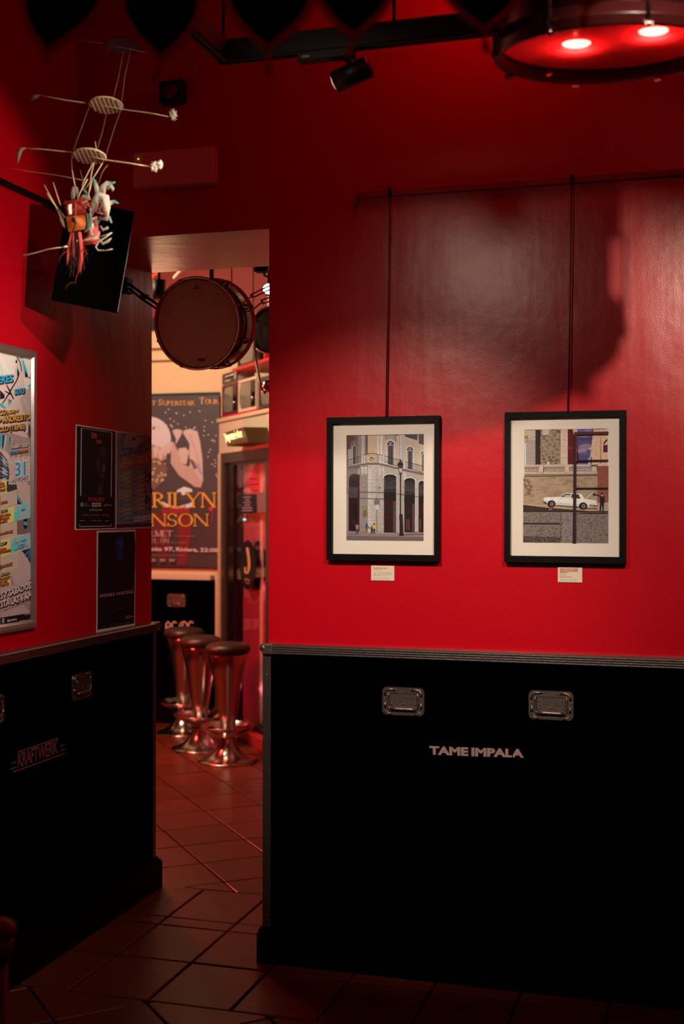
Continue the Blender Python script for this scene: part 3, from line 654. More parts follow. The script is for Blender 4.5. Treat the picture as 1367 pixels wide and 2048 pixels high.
# granite foreground
P.rect(112, 1196, 1260, 1612, (132, 110, 98)); P.rect(112, 1186, 1260, 1202, (50, 32, 30)); P.rect(112, 1345, 620, 1372, (62, 40, 36)); P.rect(112, 1532, 620, 1612, (88, 64, 58)); P.line([(626, 1205), (626, 1605)], 8, (110, 54, 44)); P.rect(640, 1205, 790, 1612, (142, 120, 112))
for k in range(520):
    x = 122+random.random()*1130; y = 1210+random.random()*395
    if 1335 < y < 1380 and x < 620: continue
    P.ell(x, y, 4+random.random()*7, 3+random.random()*6, random.choice([(108, 88, 80), (156, 134, 120), (90, 72, 66), (146, 122, 108)]), 5)
P.poly([(800, 1232), (900, 1204), (1250, 1204), (1250, 1214), (900, 1214)], (80, 58, 52))
# window bars of the viewpoint
WB = (44, 20, 22)
P.poly([(806, 130), (834, 130), (832, 1612), (786, 1612), (796, 800), (800, 250)], WB); P.rect(806, 128, 1260, 166, (84, 26, 26)); P.rect(834, 500, 1260, 522, WB); P.rect(824, 872, 1256, 892, (20, 10, 12)); P.line([(1034, 460), (1034, 560)], 9, (20, 12, 14)); P.line([(1030, 575), (1118, 572)], 12, (24, 16, 16))
P.line([(834, 170), (834, 520)], 5, (150, 92, 74))
P.build('print', f2, PHOTO, label='photograph of a white car and a man at its open boot')

# --- caption cards
def card(label, px, lines):
    (x0, y0, x1, y1) = px; a = onY(x0, y0, -0.002); b = onY(x1, y1, -0.002)
    t = thing('caption_card', label, 'caption card', ((a.x+b.x)/2, -0.001, b.z), 'caption cards under the photographs')
    part('card', MB().box((a.x, -0.0034, b.z), (b.x, -0.0004, a.z)), mat('cream_card', (0.78, 0.70, 0.58), 0.8, 0, 0.02, 300, 0.03, 0.1), t, world=True)
    P = Print(lambda x, y: onY(x, y, -0.0036), (0, -1, 0), (232, 210, 190))
    for (txt, xa, xb, yy, h, c, bd) in lines: P.text(txt, (xa, yy), (xb, yy+(xb-xa)*0.008), h, c, bd)
    P.build('print', t, PAPER)
card('small cream caption card below the corner building photograph', (742, 1131, 788, 1161.5), [('PUERTA DEL SOL', 746, 774, 1137.6, 2.4, (200, 50, 40), 0.03), ('MADRID', 746, 762, 1140.4, 1.3, (120, 100, 90), 0)] +
     [('lorem', 0, 0, 0, 0, (0, 0, 0), 0)][:0] + [('MMMM MM MMMMM MMM MMMM', 746, 783-(14 if k == 3 else 0)*1.5, 1145.6+k*2, 1.0, (140, 118, 104), 0) for k in range(4)] + [('MMM MMMMM MM MMMM MMM', 746, 778, 1156.4+k*1.8, .8, (176, 150, 132), 0) for k in range(3)])
card('small cream caption card below the white car photograph', (1115, 1134.5, 1163.5, 1165), [('MMMMM MM MMM MMMMMM', 1119, 1155-(21 if k == 3 else 0), 1138.4+k*2.4, 1.8, (196, 60, 50), 0.03) for k in range(4)] +
     [('MMMMM MM', 1119, 1130, 1149+k*1.9, 1.1, (110, 90, 80), 0) for k in range(2)] + [('M MMMMMMM MMMM MMM', 1119, 1143.5, 1154.4, 1.3, (100, 80, 72), 0.01)] + [('MMM MMMMM MM MMMM MMM', 1119, 1152, 1159.0+k*1.7, .8, (170, 140, 122), 0) for k in range(3)])

# ================================================================== WALL FITTINGS OVER THE OPENING
em = thing('emergency_light', 'rectangular wall box with tiny green light above the doorway', 'emergency light', (-1.87, -0.02, 2.757))
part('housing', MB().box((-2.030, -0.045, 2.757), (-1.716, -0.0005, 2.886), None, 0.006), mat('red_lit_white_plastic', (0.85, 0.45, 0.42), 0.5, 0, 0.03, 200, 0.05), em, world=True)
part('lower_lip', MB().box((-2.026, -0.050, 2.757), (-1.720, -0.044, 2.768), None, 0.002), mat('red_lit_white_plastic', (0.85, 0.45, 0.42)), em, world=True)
part('led', MB().sphere((-2.008, -0.046, 2.862), 0.0028, 8, 6), mat('green_led', (0.1, 0.4, 0.02), 0.4, emit=(0.35, 1.0, 0.05), estr=1.6), em, world=True, label='green pilot light')
sn = thing('wall_sensor', 'small dark square fitting with round front high above the doorway', 'wall fitting', (-1.88, -0.02, 3.055))
part('housing', MB().box((-1.928, -0.045, 3.055), (-1.836, -0.0005, 3.138), None, 0.008), M_BLK, sn, world=True)
part('round_front', MB().lathe([(0.001, 0.005), (0.022, 0.004), (0.027, 0.0), (0.030, -0.004)], 24, Matrix.Translation((-1.883, -0.046, 3.097)) @ Matrix.Rotation(PI/2, 4, 'X')), mat('dark_red_plastic', (0.10, 0.004, 0.006), 0.5), sn, world=True)

# ================================================================== POSTERS ON THE LEFT WALL
XP = XL+0.004
# large framed poster
fpY1, fpY0, fpZ0, fpZ1 = -0.309, -1.02, 1.181, 2.142
lp = thing('framed_poster', 'large silver framed event poster in blue, orange and lilac at the left edge', 'poster', (XP, (fpY0+fpY1)/2, fpZ0))
LW = Matrix(((0, 0, 1, XL), (1, 0, 0, 0), (0, 1, 0, 0), (0, 0, 0, 1)))
M_SNAP = mat('satin_silver_frame', (0.62, 0.58, 0.56), 0.32, 0.85, 0.04, 60, 0.08)
def snap_frame():
    mb = MB(); pr = [(0.0, 0.0), (0.0, 0.012), (0.010, 0.019), (0.022, 0.016), (0.030, 0.008), (0.030, 0.0)]
    cor = [(fpY0, fpZ0, 1, 1), (fpY1, fpZ0, -1, 1), (fpY1, fpZ1, -1, -1), (fpY0, fpZ1, 1, -1)]
    n = len(pr); vs = [LW @ Vector((cy+sy*d, cz+sz*d, 0.0005+o)) for (cy, cz, sy, sz) in cor for (d, o) in pr]; fs = []
    for k in range(4):
        j = (k+1) % 4
        for i in range(n): fs.append((k*n+i, k*n+(i+1) % n, j*n+(i+1) % n, j*n+i))
    return mb.add(vs, fs)
part('frame', snap_frame(), M_SNAP, lp, world=True, label='silver snap frame')
part('backing', MB().box((fpY0+.01, fpZ0+.01, 0.0005), (fpY1-.01, fpZ1-.01, 0.003), LW), M_BLK, lp, world=True)
P = Print(lambda x, y: onX(x, y, XL+0.0034), (1, 0, 0), (192, 176, 170), 2e-5)
LIL = (188, 158, 152); LI2 = (160, 130, 128); CY = (44, 150, 180); CYD = (20, 120, 170); BK = (34, 22, 24); OR = (226, 146, 66)
def wp(y, z):                                   # wall metres -> page px (inverse of onX), for the part of the sheet left of the picture
    v = Vector((XL+0.0034, y, z))-CAM_LOC; d = v.dot(CF); return (683.5+FPX*v.dot(CR)/d, 1024-FPX*v.dot(CU)/d)
P.poly([wp(fpY0+.02, fpZ1-.02), wp(fpY1-.03, fpZ1-.02), wp(fpY1-.03, fpZ0+.02), wp(fpY0+.02, fpZ0+.02)], BK)
a, b, c_, d_ = wp(fpY0+.03, fpZ1-.03), wp(fpY1-.038, fpZ1-.03), wp(fpY1-.038, fpZ0+.03), wp(fpY0+.03, fpZ0+.03)
P.poly([a, b, c_, d_], LIL)
# the hidden left half carries plain shards of the same artwork
for k in range(16):
    y = fpY0+.05+random.random()*.22; z = fpZ0+.12+random.random()*.7
    P.poly([wp(y, z), wp(y+.05+random.random()*.1, z+.03), wp(y+.02, z+.1)], random.choice([CY, BK, LI2]))
def C1(x, y): return (x/7.07, 690+y/7.06)       # page coordinates of the upper half
def C2(x, y): return (x/6.61, 960+y/6.606)
def pl(C, pts, c): P.poly([C(*p) for p in pts], c)
pl(C1, [(0, 50), (240, 120), (230, 290), (190, 420), (0, 420)], (204, 176, 166)); pl(C1, [(0, 90), (150, 420), (110, 420), (0, 180)], (206, 204, 202)); pl(C1, [(0, 250), (60, 420), (30, 420), (0, 330)], (150, 200, 206))
pl(C1, [(240, 130), (300, 140), (325, 185), (310, 190), (260, 165)], BK); pl(C1, [(240, 150), (262, 160), (300, 200), (285, 200)], CY); pl(C1, [(330, 150), (480, 200), (490, 300), (470, 390), (400, 460), (350, 330)], (208, 182, 170))
pl(C1, [(310, 210), (335, 230), (390, 390), (385, 430), (350, 390), (330, 330)], CY); pl(C1, [(350, 360), (392, 420), (395, 460), (352, 450)], BK); pl(C1, [(480, 330), (497, 340), (497, 420), (468, 390)], CY); pl(C1, [(440, 400), (497, 450), (497, 500), (405, 455)], CY); pl(C1, [(455, 400), (497, 440), (497, 480), (470, 440)], BK)
pl(C1, [(225, 200), (243, 230), (238, 260), (215, 250)], BK); P.line([C1(235, 165), C1(280, 240), C1(300, 320), C1(303, 380)], 1.6, BK); P.line([C1(265, 420), C1(230, 510), C1(160, 620), C1(130, 680), C1(60, 790), C1(20, 840)], [2.6, 2.4, 2.4, 2.6, 2.2, 1.2], BK)
pl(C1, [(235, 290), (258, 330), (275, 390), (262, 400), (240, 340)], (110, 150, 190)); pl(C1, [(240, 330), (275, 400), (262, 440), (240, 430)], BK)
pl(C1, [(330, 460), (470, 480), (497, 520), (490, 600), (350, 630), (340, 560)], (208, 180, 168)); pl(C1, [(390, 580), (420, 548), (455, 556), (473, 595), (410, 605)], CY); pl(C1, [(440, 552), (460, 562), (476, 592), (464, 596)], BK)
pl(C1, [(350, 640), (497, 600), (497, 1230), (440, 1200), (320, 900), (280, 760)], (170, 140, 136)); pl(C1, [(335, 760), (345, 760), (410, 920), (400, 920)], (196, 168, 160)); pl(C1, [(0, 640), (60, 700), (62, 750), (0, 770)], BK)
P.line([C1(90, 560), C1(130, 640), C1(190, 765)], [1.2, 2.6, 2], BK); P.line([C1(70, 650), C1(150, 700)], 2, BK); pl(C1, [(110, 760), (150, 800), (128, 860), (112, 820)], CY); pl(C1, [(112, 756), (162, 790), (150, 815), (130, 775)], BK); pl(C1, [(0, 820), (50, 850), (80, 890), (60, 900), (0, 860)], CY)
pl(C1, [(0, 1220), (200, 1260), (330, 1300), (470, 1330), (470, 1570), (150, 1600), (100, 1500), (0, 1420)], (150, 122, 120))
for k in range(7): P.poly([C1(0+k*34, 1270+k*8), C1(30+k*30, 1255+k*12), C1(20+k*26, 1400+k*10), C1(-6+k*30, 1500+k*6)], [CY, BK, (150, 190, 200)][k % 3])
for k in range(8): P.line([C1(380+k*14, 1240+k*16), C1(430+k*8, 1340+k*26)], 1.6, [BK, LI2, BK, (130, 150, 170)][k % 4])
pl(C1, [(0, 1500), (90, 1620), (130, 1780), (110, 2048), (0, 2048)], (44, 34, 38))
for k in range(7): P.poly([C1(0, 1540+k*60), C1(60, 1600+k*46), C1(125, 1700+k*36), C1(50, 1640+k*50)], [(150, 150, 170), (120, 160, 180), (90, 84, 92)][k % 3])
pl(C1, [(95, 1600), (490, 1560), (490, 1990), (240, 1990), (150, 1960), (120, 1760)], (176, 146, 140))
for k in range(14):
    a_ = -2.4+k*0.36; P.poly([C1(270, 1760), C1(270+230*math.cos(a_), 1760+210*math.sin(a_)), C1(270+230*math.cos(a_+.08), 1760+210*math.sin(a_+.08))], (196, 166, 158))
pl(C1, [(390, 1890), (490, 2010), (490, 2048), (380, 2048)], (140, 112, 110))
# lower half artwork
pl(C2, [(85, 60), (215, 60), (300, 320), (215, 320), (150, 180), (85, 150)], (60, 46, 50)); pl(C2, [(215, 60), (440, 70), (455, 260), (430, 330), (300, 310), (230, 200)], (178, 148, 142))
P.line([C2(215, 180), C2(250, 270), C2(310, 330)], 3.2, CY); P.line([C2(212, 250), C2(240, 320)], 3, BK); pl(C2, [(420, 300), (455, 260), (455, 520), (430, 480), (415, 400)], BK); pl(C2, [(418, 430), (445, 480), (455, 560), (440, 540)], CY)
pl(C2, [(215, 540), (410, 480), (455, 560), (455, 770), (410, 740), (300, 710), (215, 720)], (110, 88, 88)); P.ell(*C2(330, 575), 4.5, 11, BK); pl(C2, [(305, 550), (355, 550), (357, 600), (305, 595)], CY)
for k in range(5): pl(C2, [(430, 600+k*30), (455, 590+k*30), (455, 606+k*30), (432, 618+k*30)], CY)
pl(C2, [(215, 740), (455, 760), (455, 1240), (420, 1130), (330, 980), (290, 940), (215, 900)], (50, 34, 40))
P.line([C2(330, 990), C2(380, 940), C2(410, 900), C2(455, 860)], 2.6, CYD); P.line([C2(365, 1050), C2(385, 970), C2(430, 935), C2(445, 960), C2(430, 1050), C2(415, 1115)], 2.4, CYD); pl(C2, [(390, 980), (430, 940), (440, 980), (400, 1000)], CY); pl(C2, [(410, 800), (455, 780), (455, 830), (420, 850)], CY)
pl(C2, [(215, 900), (290, 945), (370, 1060), (440, 1210), (370, 1360), (200, 1410), (130, 1250), (135, 960)], (176, 146, 142)); pl(C2, [(440, 1210), (455, 1250), (370, 1350)], BK); pl(C2, [(135, 1230), (200, 1410), (120, 1420)], (146, 118, 118))
pl(C2, [(0, 1420), (370, 1350), (455, 1300), (455, 1750), (0, 1830)], (168, 138, 136)); pl(C2, [(310, 1640), (455, 1600), (455, 1750), (390, 1755)], (140, 112, 112)); pl(C2, [(0, 1820), (448, 1745), (448, 1870), (0, 1930)], (24, 18, 20)); pl(C2, [(0, 1935), (448, 1870), (440, 1885), (0, 1960)], (190, 166, 160))
YB1 = (206, 184, 110); YB2 = (176, 152, 140)
for (pts, c) in (([(0, 0), (82, 0), (82, 150), (0, 190)], YB1), ([(0, 190), (218, 125), (218, 320), (0, 385)], YB2), ([(0, 385), (175, 345), (175, 550), (0, 600)], YB1), ([(0, 600), (215, 545), (215, 750), (0, 800)], YB2), ([(0, 800), (132, 770), (132, 975), (0, 1020)], YB1), ([(0, 1020), (222, 950), (222, 1160), (0, 1230)], YB2), ([(0, 1240), (132, 1200), (132, 1390), (0, 1430)], YB1)):
    pl(C2, pts, (214, 190, 90)); q = [(x-(5 if x > 10 else 0), y+(5 if i < 2 else -5)) for i, (x, y) in enumerate(pts)]; pl(C2, q, c)
for pts in ([(175, 350), (412, 280), (412, 490), (175, 550)], [(134, 770), (408, 690), (408, 895), (134, 975)]):
    pl(C2, pts, (206, 190, 120)); pl(C2, [(pts[0][0]+4, pts[0][1]+6), (pts[1][0]-4, pts[1][1]+8), (pts[2][0]-4, pts[2][1]-6), (pts[3][0]+4, pts[3][1]-6)], (140, 160, 164))
    pl(C2, [(pts[0][0]+4, pts[0][1]+6), (pts[0][0]+60, pts[0][1]-10), (pts[0][0]+80, pts[3][1]-26), (pts[3][0]+4, pts[3][1]-6)], (90, 170, 190)); pl(C2, [(pts[0][0]+90, pts[0][1]-12), (pts[0][0]+150, pts[0][1]-26), (pts[0][0]+170, pts[0][1]+70)], (90, 180, 200))
for (x, y) in ((200, 390), (155, 800)):
    for k in range(2): P.text('22', C2(x-12, y+k*32), C2(x+14, y+k*32-7), 3.4, (216, 216, 210), .02)
P.text('MM', C2(272, 420), C2(318, 408), 5, (20, 110, 150), .05); P.text('EL COMBO', C2(200, 850), C2(345, 806), 4.6, (20, 110, 150), .04); P.text('HUMBLE', C2(220, 890), C2(330, 858), 4.2, (20, 110, 150), .04); P.text('LAMBERTO', C2(190, 935), C2(365, 884), 4.2, (20, 110, 150), .04)
def bt(C, txt, x0, y0, x1, y1, h, c, sh=2.2, bold=0.03): P.text(txt, C(x0, y0), C(x1, y1), h, c, bold, BK, (sh, sh))
bt(C1, 'ERES', -40, 545, 172, 515, 14.5, (36, 142, 190)); bt(C1, 'SUU', 196, 700, 334, 680, 11, (36, 142, 190)); P.text('CO', C1(-20, 990), C1(75, 975), 10.5, OR, .03, BK, (2.2, 2.2)); P.text('(BCN)', C1(85, 975), C1(200, 955), 6.5, OR, .03, BK, (1.6, 1.6)); P.text('+', C1(208, 955), C1(250, 948), 8, OR, .04, BK, (1.6, 1.6))
bt(C1, '+ ANDRESITO', -30, 1100, 418, 1050, 12, OR); bt(C1, 'OLO (TIEMEI)', -20, 1225, 340, 1180, 10.5, OR); P.text('ENERO 2026', C1(148, 1462), C1(380, 1432), 6.2, (226, 216, 206), .03, BK, (1.2, 1.2)); P.text('LIVES', C1(140, 1545), C1(238, 1530), 5.6, (36, 142, 190), .03, BK, (1, 1)); P.text('/ DJ SETS', C1(246, 1528), C1(384, 1508), 5, (206, 100, 50), .03, BK, (1, 1))
P.text('31', C1(200, 1858), C1(355, 1836), 28, (232, 220, 210), .09); P.text('31', C1(204, 1856), C1(350, 1834), 27, (24, 132, 184), .03)
pl(C1, [(140, 1905), (400, 1855), (404, 1908), (144, 1972)], (226, 214, 204)); P.text('ANIVERSARIO', C1(148, 1962), C1(398, 1900), 8.5, (30, 22, 24), .02)
for (txt, x0, y0, x1, y1, h) in (('ER', -10, 60, 46, 50, 4), ('NO', -10, 100, 52, 88, 4), ('TET', -10, 150, 60, 135, 4), ('CARL', 0, 315, 84, 296, 5), ('QUE YURA', -30, 490, 124, 462, 4.6), ('POUSSIN', -30, 530, 100, 508, 4.4), ('SONIDO', -40, 575, 76, 552, 4.4), ('SIMON STARZ', -60, 735, 152, 690, 5), ('PEPE +', -30, 935, 64, 915, 4.6), ('CAUDILLO', -30, 970, 122, 935, 4.6), ('J SANCHEZ', -10, 1160, 144, 1118, 5.2), ('UP FEST', -10, 1325, 116, 1292, 4.6), ('+ DJ', -10, 1360, 70, 1340, 4), ('TIEMPO', -10, 1405, 98, 1378, 4.4)):
    P.text(txt, C2(x0, y0), C2(x1, y1), h, (200, 104, 50), .03, BK, (1.2, 1.2))
for (x0, y0, x1, y1) in ((0, 400, 88, 386), (0, 835, 76, 812), (0, 1240, 118, 1212)): pl(C2, [(x0, y0), (x1, y1), (x1, y1+34), (x0, y0+40)], (24, 18, 20)); P.text('PRESENTA', C2(x0+2, y0+30), C2(x1-8, y1+24), 2.6, (190, 180, 176), .01)
P.text('S Y SABADOS.', C2(-10, 1575), C2(406, 1425), 13, (228, 218, 210), .03, BK, (2, 1.6)); P.text('STA LAS 6 AM', C2(-10, 1685), C2(404, 1555), 12.5, (228, 218, 210), .03, BK, (2, 1.6)); P.text('+ VIZEN CAFE LATINO DJ ROOM', C2(0, 1745), C2(404, 1590), 3.6, (40, 28, 30), .0)
P.text('@gazzlive', C2(76, 1870), C2(205, 1848), 4.2, (214, 206, 200), .01); P.text('MADRID CENTRO', C2(306, 1785), C2(400, 1768), 1.8, (200, 190, 186), 0)
P.text('salalive.com', C2(230, 1880), C2(400, 1848), 3.2, (226, 218, 210), .01); pl(C2, [(10, 1830), (38, 1825), (38, 1885), (10, 1892)], (150, 140, 136))
P.build('sheet', lp, PAPER, label='printed blue, orange and lilac sheet')

def paper_sheet(name, label, quad, curl=0.004):
    """thin sheet between four page corners (TL, TR, BR, BL), slightly curled off the wall"""
    pts = [onX(x, y, XL+0.0015) for x, y in quad]; t = thing(name, label, 'poster', ((pts[2]+pts[3])/2), None)
    mb = MB(); N = 8; vs = []
    for j in range(N+1):
        for i in range(N+1):
            a_ = i/N; b_ = j/N; top = pts[0].lerp(pts[1], a_); bot = pts[3].lerp(pts[2], a_); v = top.lerp(bot, b_)
            vs.append(v)
    for k in (0, 1): mb.add([Vector((v.x+0.0006*k-0.0003, v.y, v.z)) for v in vs], [(j*(N+1)+i, j*(N+1)+i+1, (j+1)*(N+1)+i+1, (j+1)*(N+1)+i) for j in range(N) for i in range(N)])
    part('paper', mb, mat('white_paper', (0.74, 0.70, 0.66), 0.7, 0, 0.03, 200, 0.03, 0.2), t, world=True)
    return t
hitL = lambda x, y: onX(x, y, XL+0.0021)
def C3(x, y): return (140+x/8.04, 840+y/8.04)
# sheet with the concert portrait
t = paper_sheet('poster', 'black concert poster with thin white border lines and a dim face', [C3(88, 68), C3(738, 168), C3(738, 1755), C3(72, 1770)])
P = Print(hitL, (1, 0, 0), (178, 128, 118), 2e-5)
P.poly([C3(108, 92), C3(730, 186), C3(724, 1736), C3(96, 1752)], (12, 10, 12)); WH = (150, 112, 106)
P.line([C3(172, 1215), C3(182, 130), C3(672, 200), C3(660, 1232)], 1.9, WH); P.line([C3(152, 1668), C3(155, 1716), C3(662, 1704), C3(660, 1668)], 1.5, WH)
P.poly([C3(x, y) for x, y in ((410, 640), (440, 560), (500, 430), (560, 420), (600, 560), (590, 800), (540, 960), (520, 1210), (400, 1210), (440, 1050), (400, 860))], (24, 14, 15))
P.poly([C3(x, y) for x, y in ((425, 660), (470, 650), (486, 820), (440, 830))], (52, 30, 26)); P.poly([C3(x, y) for x, y in ((530, 700), (560, 730), (570, 800), (535, 850), (510, 830))], (70, 42, 36)); P.poly([C3(x, y) for x, y in ((490, 860), (540, 880), (555, 910), (510, 920))], (84, 34, 32)); P.poly([C3(x, y) for x, y in ((470, 1050), (520, 1020), (520, 1200), (430, 1200))], (50, 28, 24)); P.ell(*C3(530, 500), 6, 10, (40, 24, 22))
RO = (170, 48, 34)
P.text('ZUMA', C3(342, 262), C3(434, 275), 7.5, RO, .02); P.line([C3(336, 262), C3(336, 278), C3(430, 292)], 1.2, RO); P.text('ZERO', C3(424, 372), C3(512, 382), 6.5, RO, .02); P.text('EN CONCIERTO', C3(292, 1302), C3(550, 1308), 7.2, (160, 26, 22), .02)
P.rect(*C3(168, 1330), *C3(205, 1390), (110, 80, 76)); P.text('SALA CITY', C3(215, 1350), C3(275, 1350), 2.2, (130, 90, 84)); P.text('CONCIERTOS', C3(215, 1388), C3(322, 1388), 2.8, (130, 90, 84)); P.rect(*C3(346, 1330), *C3(498, 1394), (132, 98, 92)); P.text('MMMMM', C3(352, 1380), C3(492, 1380), 5.0, (90, 60, 58), .02); P.text('gazzlive', C3(540, 1380), C3(668, 1378), 3.6, (130, 90, 84), .02)
P.text('PUERTAS 20:00', C3(312, 1462), C3(514, 1462), 4, (130, 90, 84), .02)
for (a_, b_) in ((200, 300), (330, 472), (512, 632)): P.text('MADRID', C3(a_, 1542), C3(b_, 1542), 3.2, (120, 34, 24), .02)
for (a_, b_) in ((150, 240), (330, 350), (370, 430), (450, 500), (560, 620)): P.text('mmm', C3(a_, 1625), C3(b_, 1625), 2.2, (130, 100, 70), .01)
P.build('print', t, PAPER)
# small copy of the event poster
t = paper_sheet('poster', 'small lilac and blue event schedule poster at the end of the left wall', [C3(740, 170), C3(1304, 240), C3(1308, 1738), C3(738, 1755)])
P = Print(hitL, (1, 0, 0), (186, 140, 132), 2e-5)
P.poly([C3(752, 200), C3(1304, 256), C3(1304, 1722), C3(745, 1746)], (104, 76, 80))
rnd = random.Random(3)
for k in range(60):
    x = 756+rnd.random()*520; y = 220+rnd.random()*520; a_ = rnd.uniform(-1.9, -0.9)
    P.poly([C3(x, y), C3(x+10+rnd.random()*30, y+8), C3(min(1300, x+80*math.cos(a_)), max(225, y+110*math.sin(a_)))], rnd.choice([(140, 108, 106), (30, 22, 26), (36, 84, 104), (124, 92, 94)]))
P.ell(*C3(990, 340), 16, 14, (132, 100, 100)); P.ell(*C3(1020, 305), 3.5, 3, (20, 14, 16)); P.ell(*C3(950, 370), 9, 10, (116, 98, 98)); P.text('S', C3(812, 405), C3(858, 405), 10, (20, 84, 120), .04); P.text('I', C3(828, 500), C3(848, 500), 8, (20, 84, 120), .04)
for (txt, x0, y0, x1, y1) in (('INTIMO', 862, 495, 1028, 470), ('PLACERES', 1085, 445, 1212, 425), ('MURALLA', 992, 545, 1170, 510), ('SUU', 1210, 495, 1262, 490), ('AGER', 790, 590, 912, 572)): P.text(txt, C3(x0, y0), C3(x1, y1), 5.2, (16, 66, 104), .05)
for (x0, y0, x1, y1) in ((795, 720, 990, 690), (830, 680, 950, 650), (790, 765, 900, 745), (905, 725, 1000, 712), (1070, 620, 1240, 590), (1030, 680, 1280, 632), (1070, 705, 1255, 680)): P.text('ORQUESTA MIRA', C3(x0, y0), C3(x1, y1), 4, (176, 104, 36), .05)
for j in range(11):
    for i in range(2):
        x0 = 780+i*215; y0 = 850+j*72-i*18; w_ = 200; P.poly([C3(x0, y0), C3(x0+w_, y0-34), C3(x0+w_, y0+26), C3(x0, y0+62)], rnd.choice([(128, 110, 84), (110, 92, 92), (74, 100, 118), (120, 96, 88)]))
        P.text('MIRALTA', C3(x0+12, y0+38), C3(x0+84, y0+24), 3.4, (20, 56, 84), .05); P.text('CAUDALES', C3(x0+104, y0+16), C3(x0+190, y0+2), 3.2, (140, 84, 36), .05)
for k in range(24): x = 1215+rnd.random()*80; y = 760+rnd.random()*700; P.ell(*C3(x, y), 2+rnd.random()*3, 3+rnd.random()*6, rnd.choice([(20, 16, 20), (24, 74, 96), (112, 84, 86), (112, 84, 86)]), 8)
P.text('31', C3(1205, 912), C3(1256, 905), 8.5, (40, 96, 130), .06); P.poly([C3(1000, 1560), C3(1290, 1520), C3(1290, 1600), C3(1000, 1660)], (110, 84, 86)); P.text('Y SABADOS', C3(1010, 1600), C3(1280, 1555), 4, (170, 140, 136), .03); P.text('HASTA LAS 6 AM', C3(1010, 1645), C3(1290, 1600), 4, (170, 140, 136), .03)
P.poly([C3(748, 1680), C3(1304, 1660), C3(1304, 1700), C3(746, 1718)], (12, 10, 12)); P.text('mmm mmm mm mmmmm', C3(770, 1706), C3(1240, 1690), 2.2, (110, 80, 76)); P.rect(*C3(998, 740), *C3(1002, 1660), (120, 96, 96))
P.build('print', t, PAPER)
# lower black sheet
def C4(x, y): return (180+x/8.53, 1050+y/8.533)
t = paper_sheet('poster', 'black singer poster with blue figure hung lowest above the case', [C4(112, 100), C4(776, 78), C4(764, 1714), C4(104, 1838)])
P = Print(hitL, (1, 0, 0), (178, 128, 112), 2e-5)
P.poly([C4(x, y) for x, y in ((140, 128), (760, 112), (775, 360), (760, 1000), (752, 1680), (128, 1790))], (8, 7, 9))
P.poly([C4(x, y) for x, y in ((410, 260), (470, 210), (560, 200), (582, 300), (575, 480), (560, 590), (520, 600), (470, 590), (440, 520), (440, 360))], (6, 22, 46)); P.poly([C4(x, y) for x, y in ((500, 260), (560, 240), (575, 330), (540, 400), (490, 350), (440, 300))], (14, 40, 72)); P.poly([C4(x, y) for x, y in ((450, 540), (500, 500), (560, 520), (540, 590), (470, 595))], (8, 34, 66))
P.text('ANDRES', C4(160, 1236), C4(418, 1204), 6.0, (170, 104, 84), .02, spacing=1.3); P.text('SANCHEZ', C4(450, 1198), C4(738, 1158), 6.0, (170, 104, 84), .02, spacing=1.3)
for (x0, y0, x1, txt, h) in ((412, 1290, 432, '31', 3), (462, 1280, 510, 'OCT', 2.6), (412, 1376, 436, 'A', 2.2), (480, 1372, 506, 'M', 2.2), (350, 1470, 440, 'SALA', 2.6), (456, 1448, 576, 'CLAMORES', 3)): P.text(txt, C4(x0, y0), C4(x1, y0-6), h, (70, 44, 40), .01)
P.text('RIZO', C4(606, 1606), C4(700, 1580), 5.5, (130, 56, 50), .03); P.text('live', C4(676, 1584), C4(736, 1572), 3, (130, 56, 50), .02)
for (x0, y0) in ((205, 1745), (330, 1722), (400, 1702), (480, 1696), (560, 1690), (620, 1672)): P.text('mmm', C4(x0, y0), C4(x0+54, y0-8), 2, (130, 86, 60), .01)
P.build('print', t, PAPER)

# ================================================================== LOUDSPEAKER
sp_c = at(186, 512, 4.16)
nf = (-CF*math.cos(math.radians(12)) + CR*math.sin(math.radians(15)) - CU*math.sin(math.radians(10))).normalized()
a_ = math.radians(-11); sx = (CR*math.cos(a_)+CU*math.sin(a_)); sx = (sx-nf*sx.dot(nf)).normalized(); sy = nf.cross(sx)
SPM = frame_matrix(sp_c, sx, sy, nf)
sp = thing('loudspeaker', 'large black loudspeaker tilted downwards on the left wall beside the doorway', 'loudspeaker', SPM)
M_SPK = mat('black_cabinet', (0.003, 0.002, 0.002), 0.6, 0, 0.1, 300, 0.2, 0.08)
hw, hh, dp = 0.110, 0.170, 0.20
mb = MB(); o_ = [(-hw, -hh), (hw, -hh), (hw, hh), (-hw, hh)]
mb.prism([(-hw, 0.02), (-hw+0.03, -dp+.02), (hw-0.03, -dp+.02), (hw, 0.02)], 2*hh, Matrix.Translation((0, -hh, -0.02)) @ Matrix(((1, 0, 0, 0), (0, 0, 1, 0), (0, 1, 0, 0), (0, 0, 0, 1))))
part('cabinet', mb, M_SPK, sp)
part('grille', MB().box((-hw+.003, -hh+.003, 0.0), (hw-.003, hh-.003, 0.010), None, 0.004), mat('black_grille', (0.001, 0.001, 0.001), 0.8, 0, 0.2, 500, 0.3, 0.02), sp)
part('edge_highlight', MB().box((hw-.003, -hh+.004, -0.004), (hw+.001, hh-.004, 0.006), None, 0.001), mat('pale_edge_highlight', (0.6, 0.55, 0.5), 0.25, 0.3), sp, label='pale strip painted as an edge highlight')  # bright highlight along the cabinet edge put in as a pale strip
wallpt = Vector((XL, sp_c.y+0.40, sp_c.z+.02)); inv = SPM.inverted()
br = MB().tube([inv @ wallpt, inv @ (wallpt+Vector((0.07, 0, 0))), Vector((0, 0, -dp+.03))], 0.012, 10)
part('wall_bracket', br, M_BLK, sp)
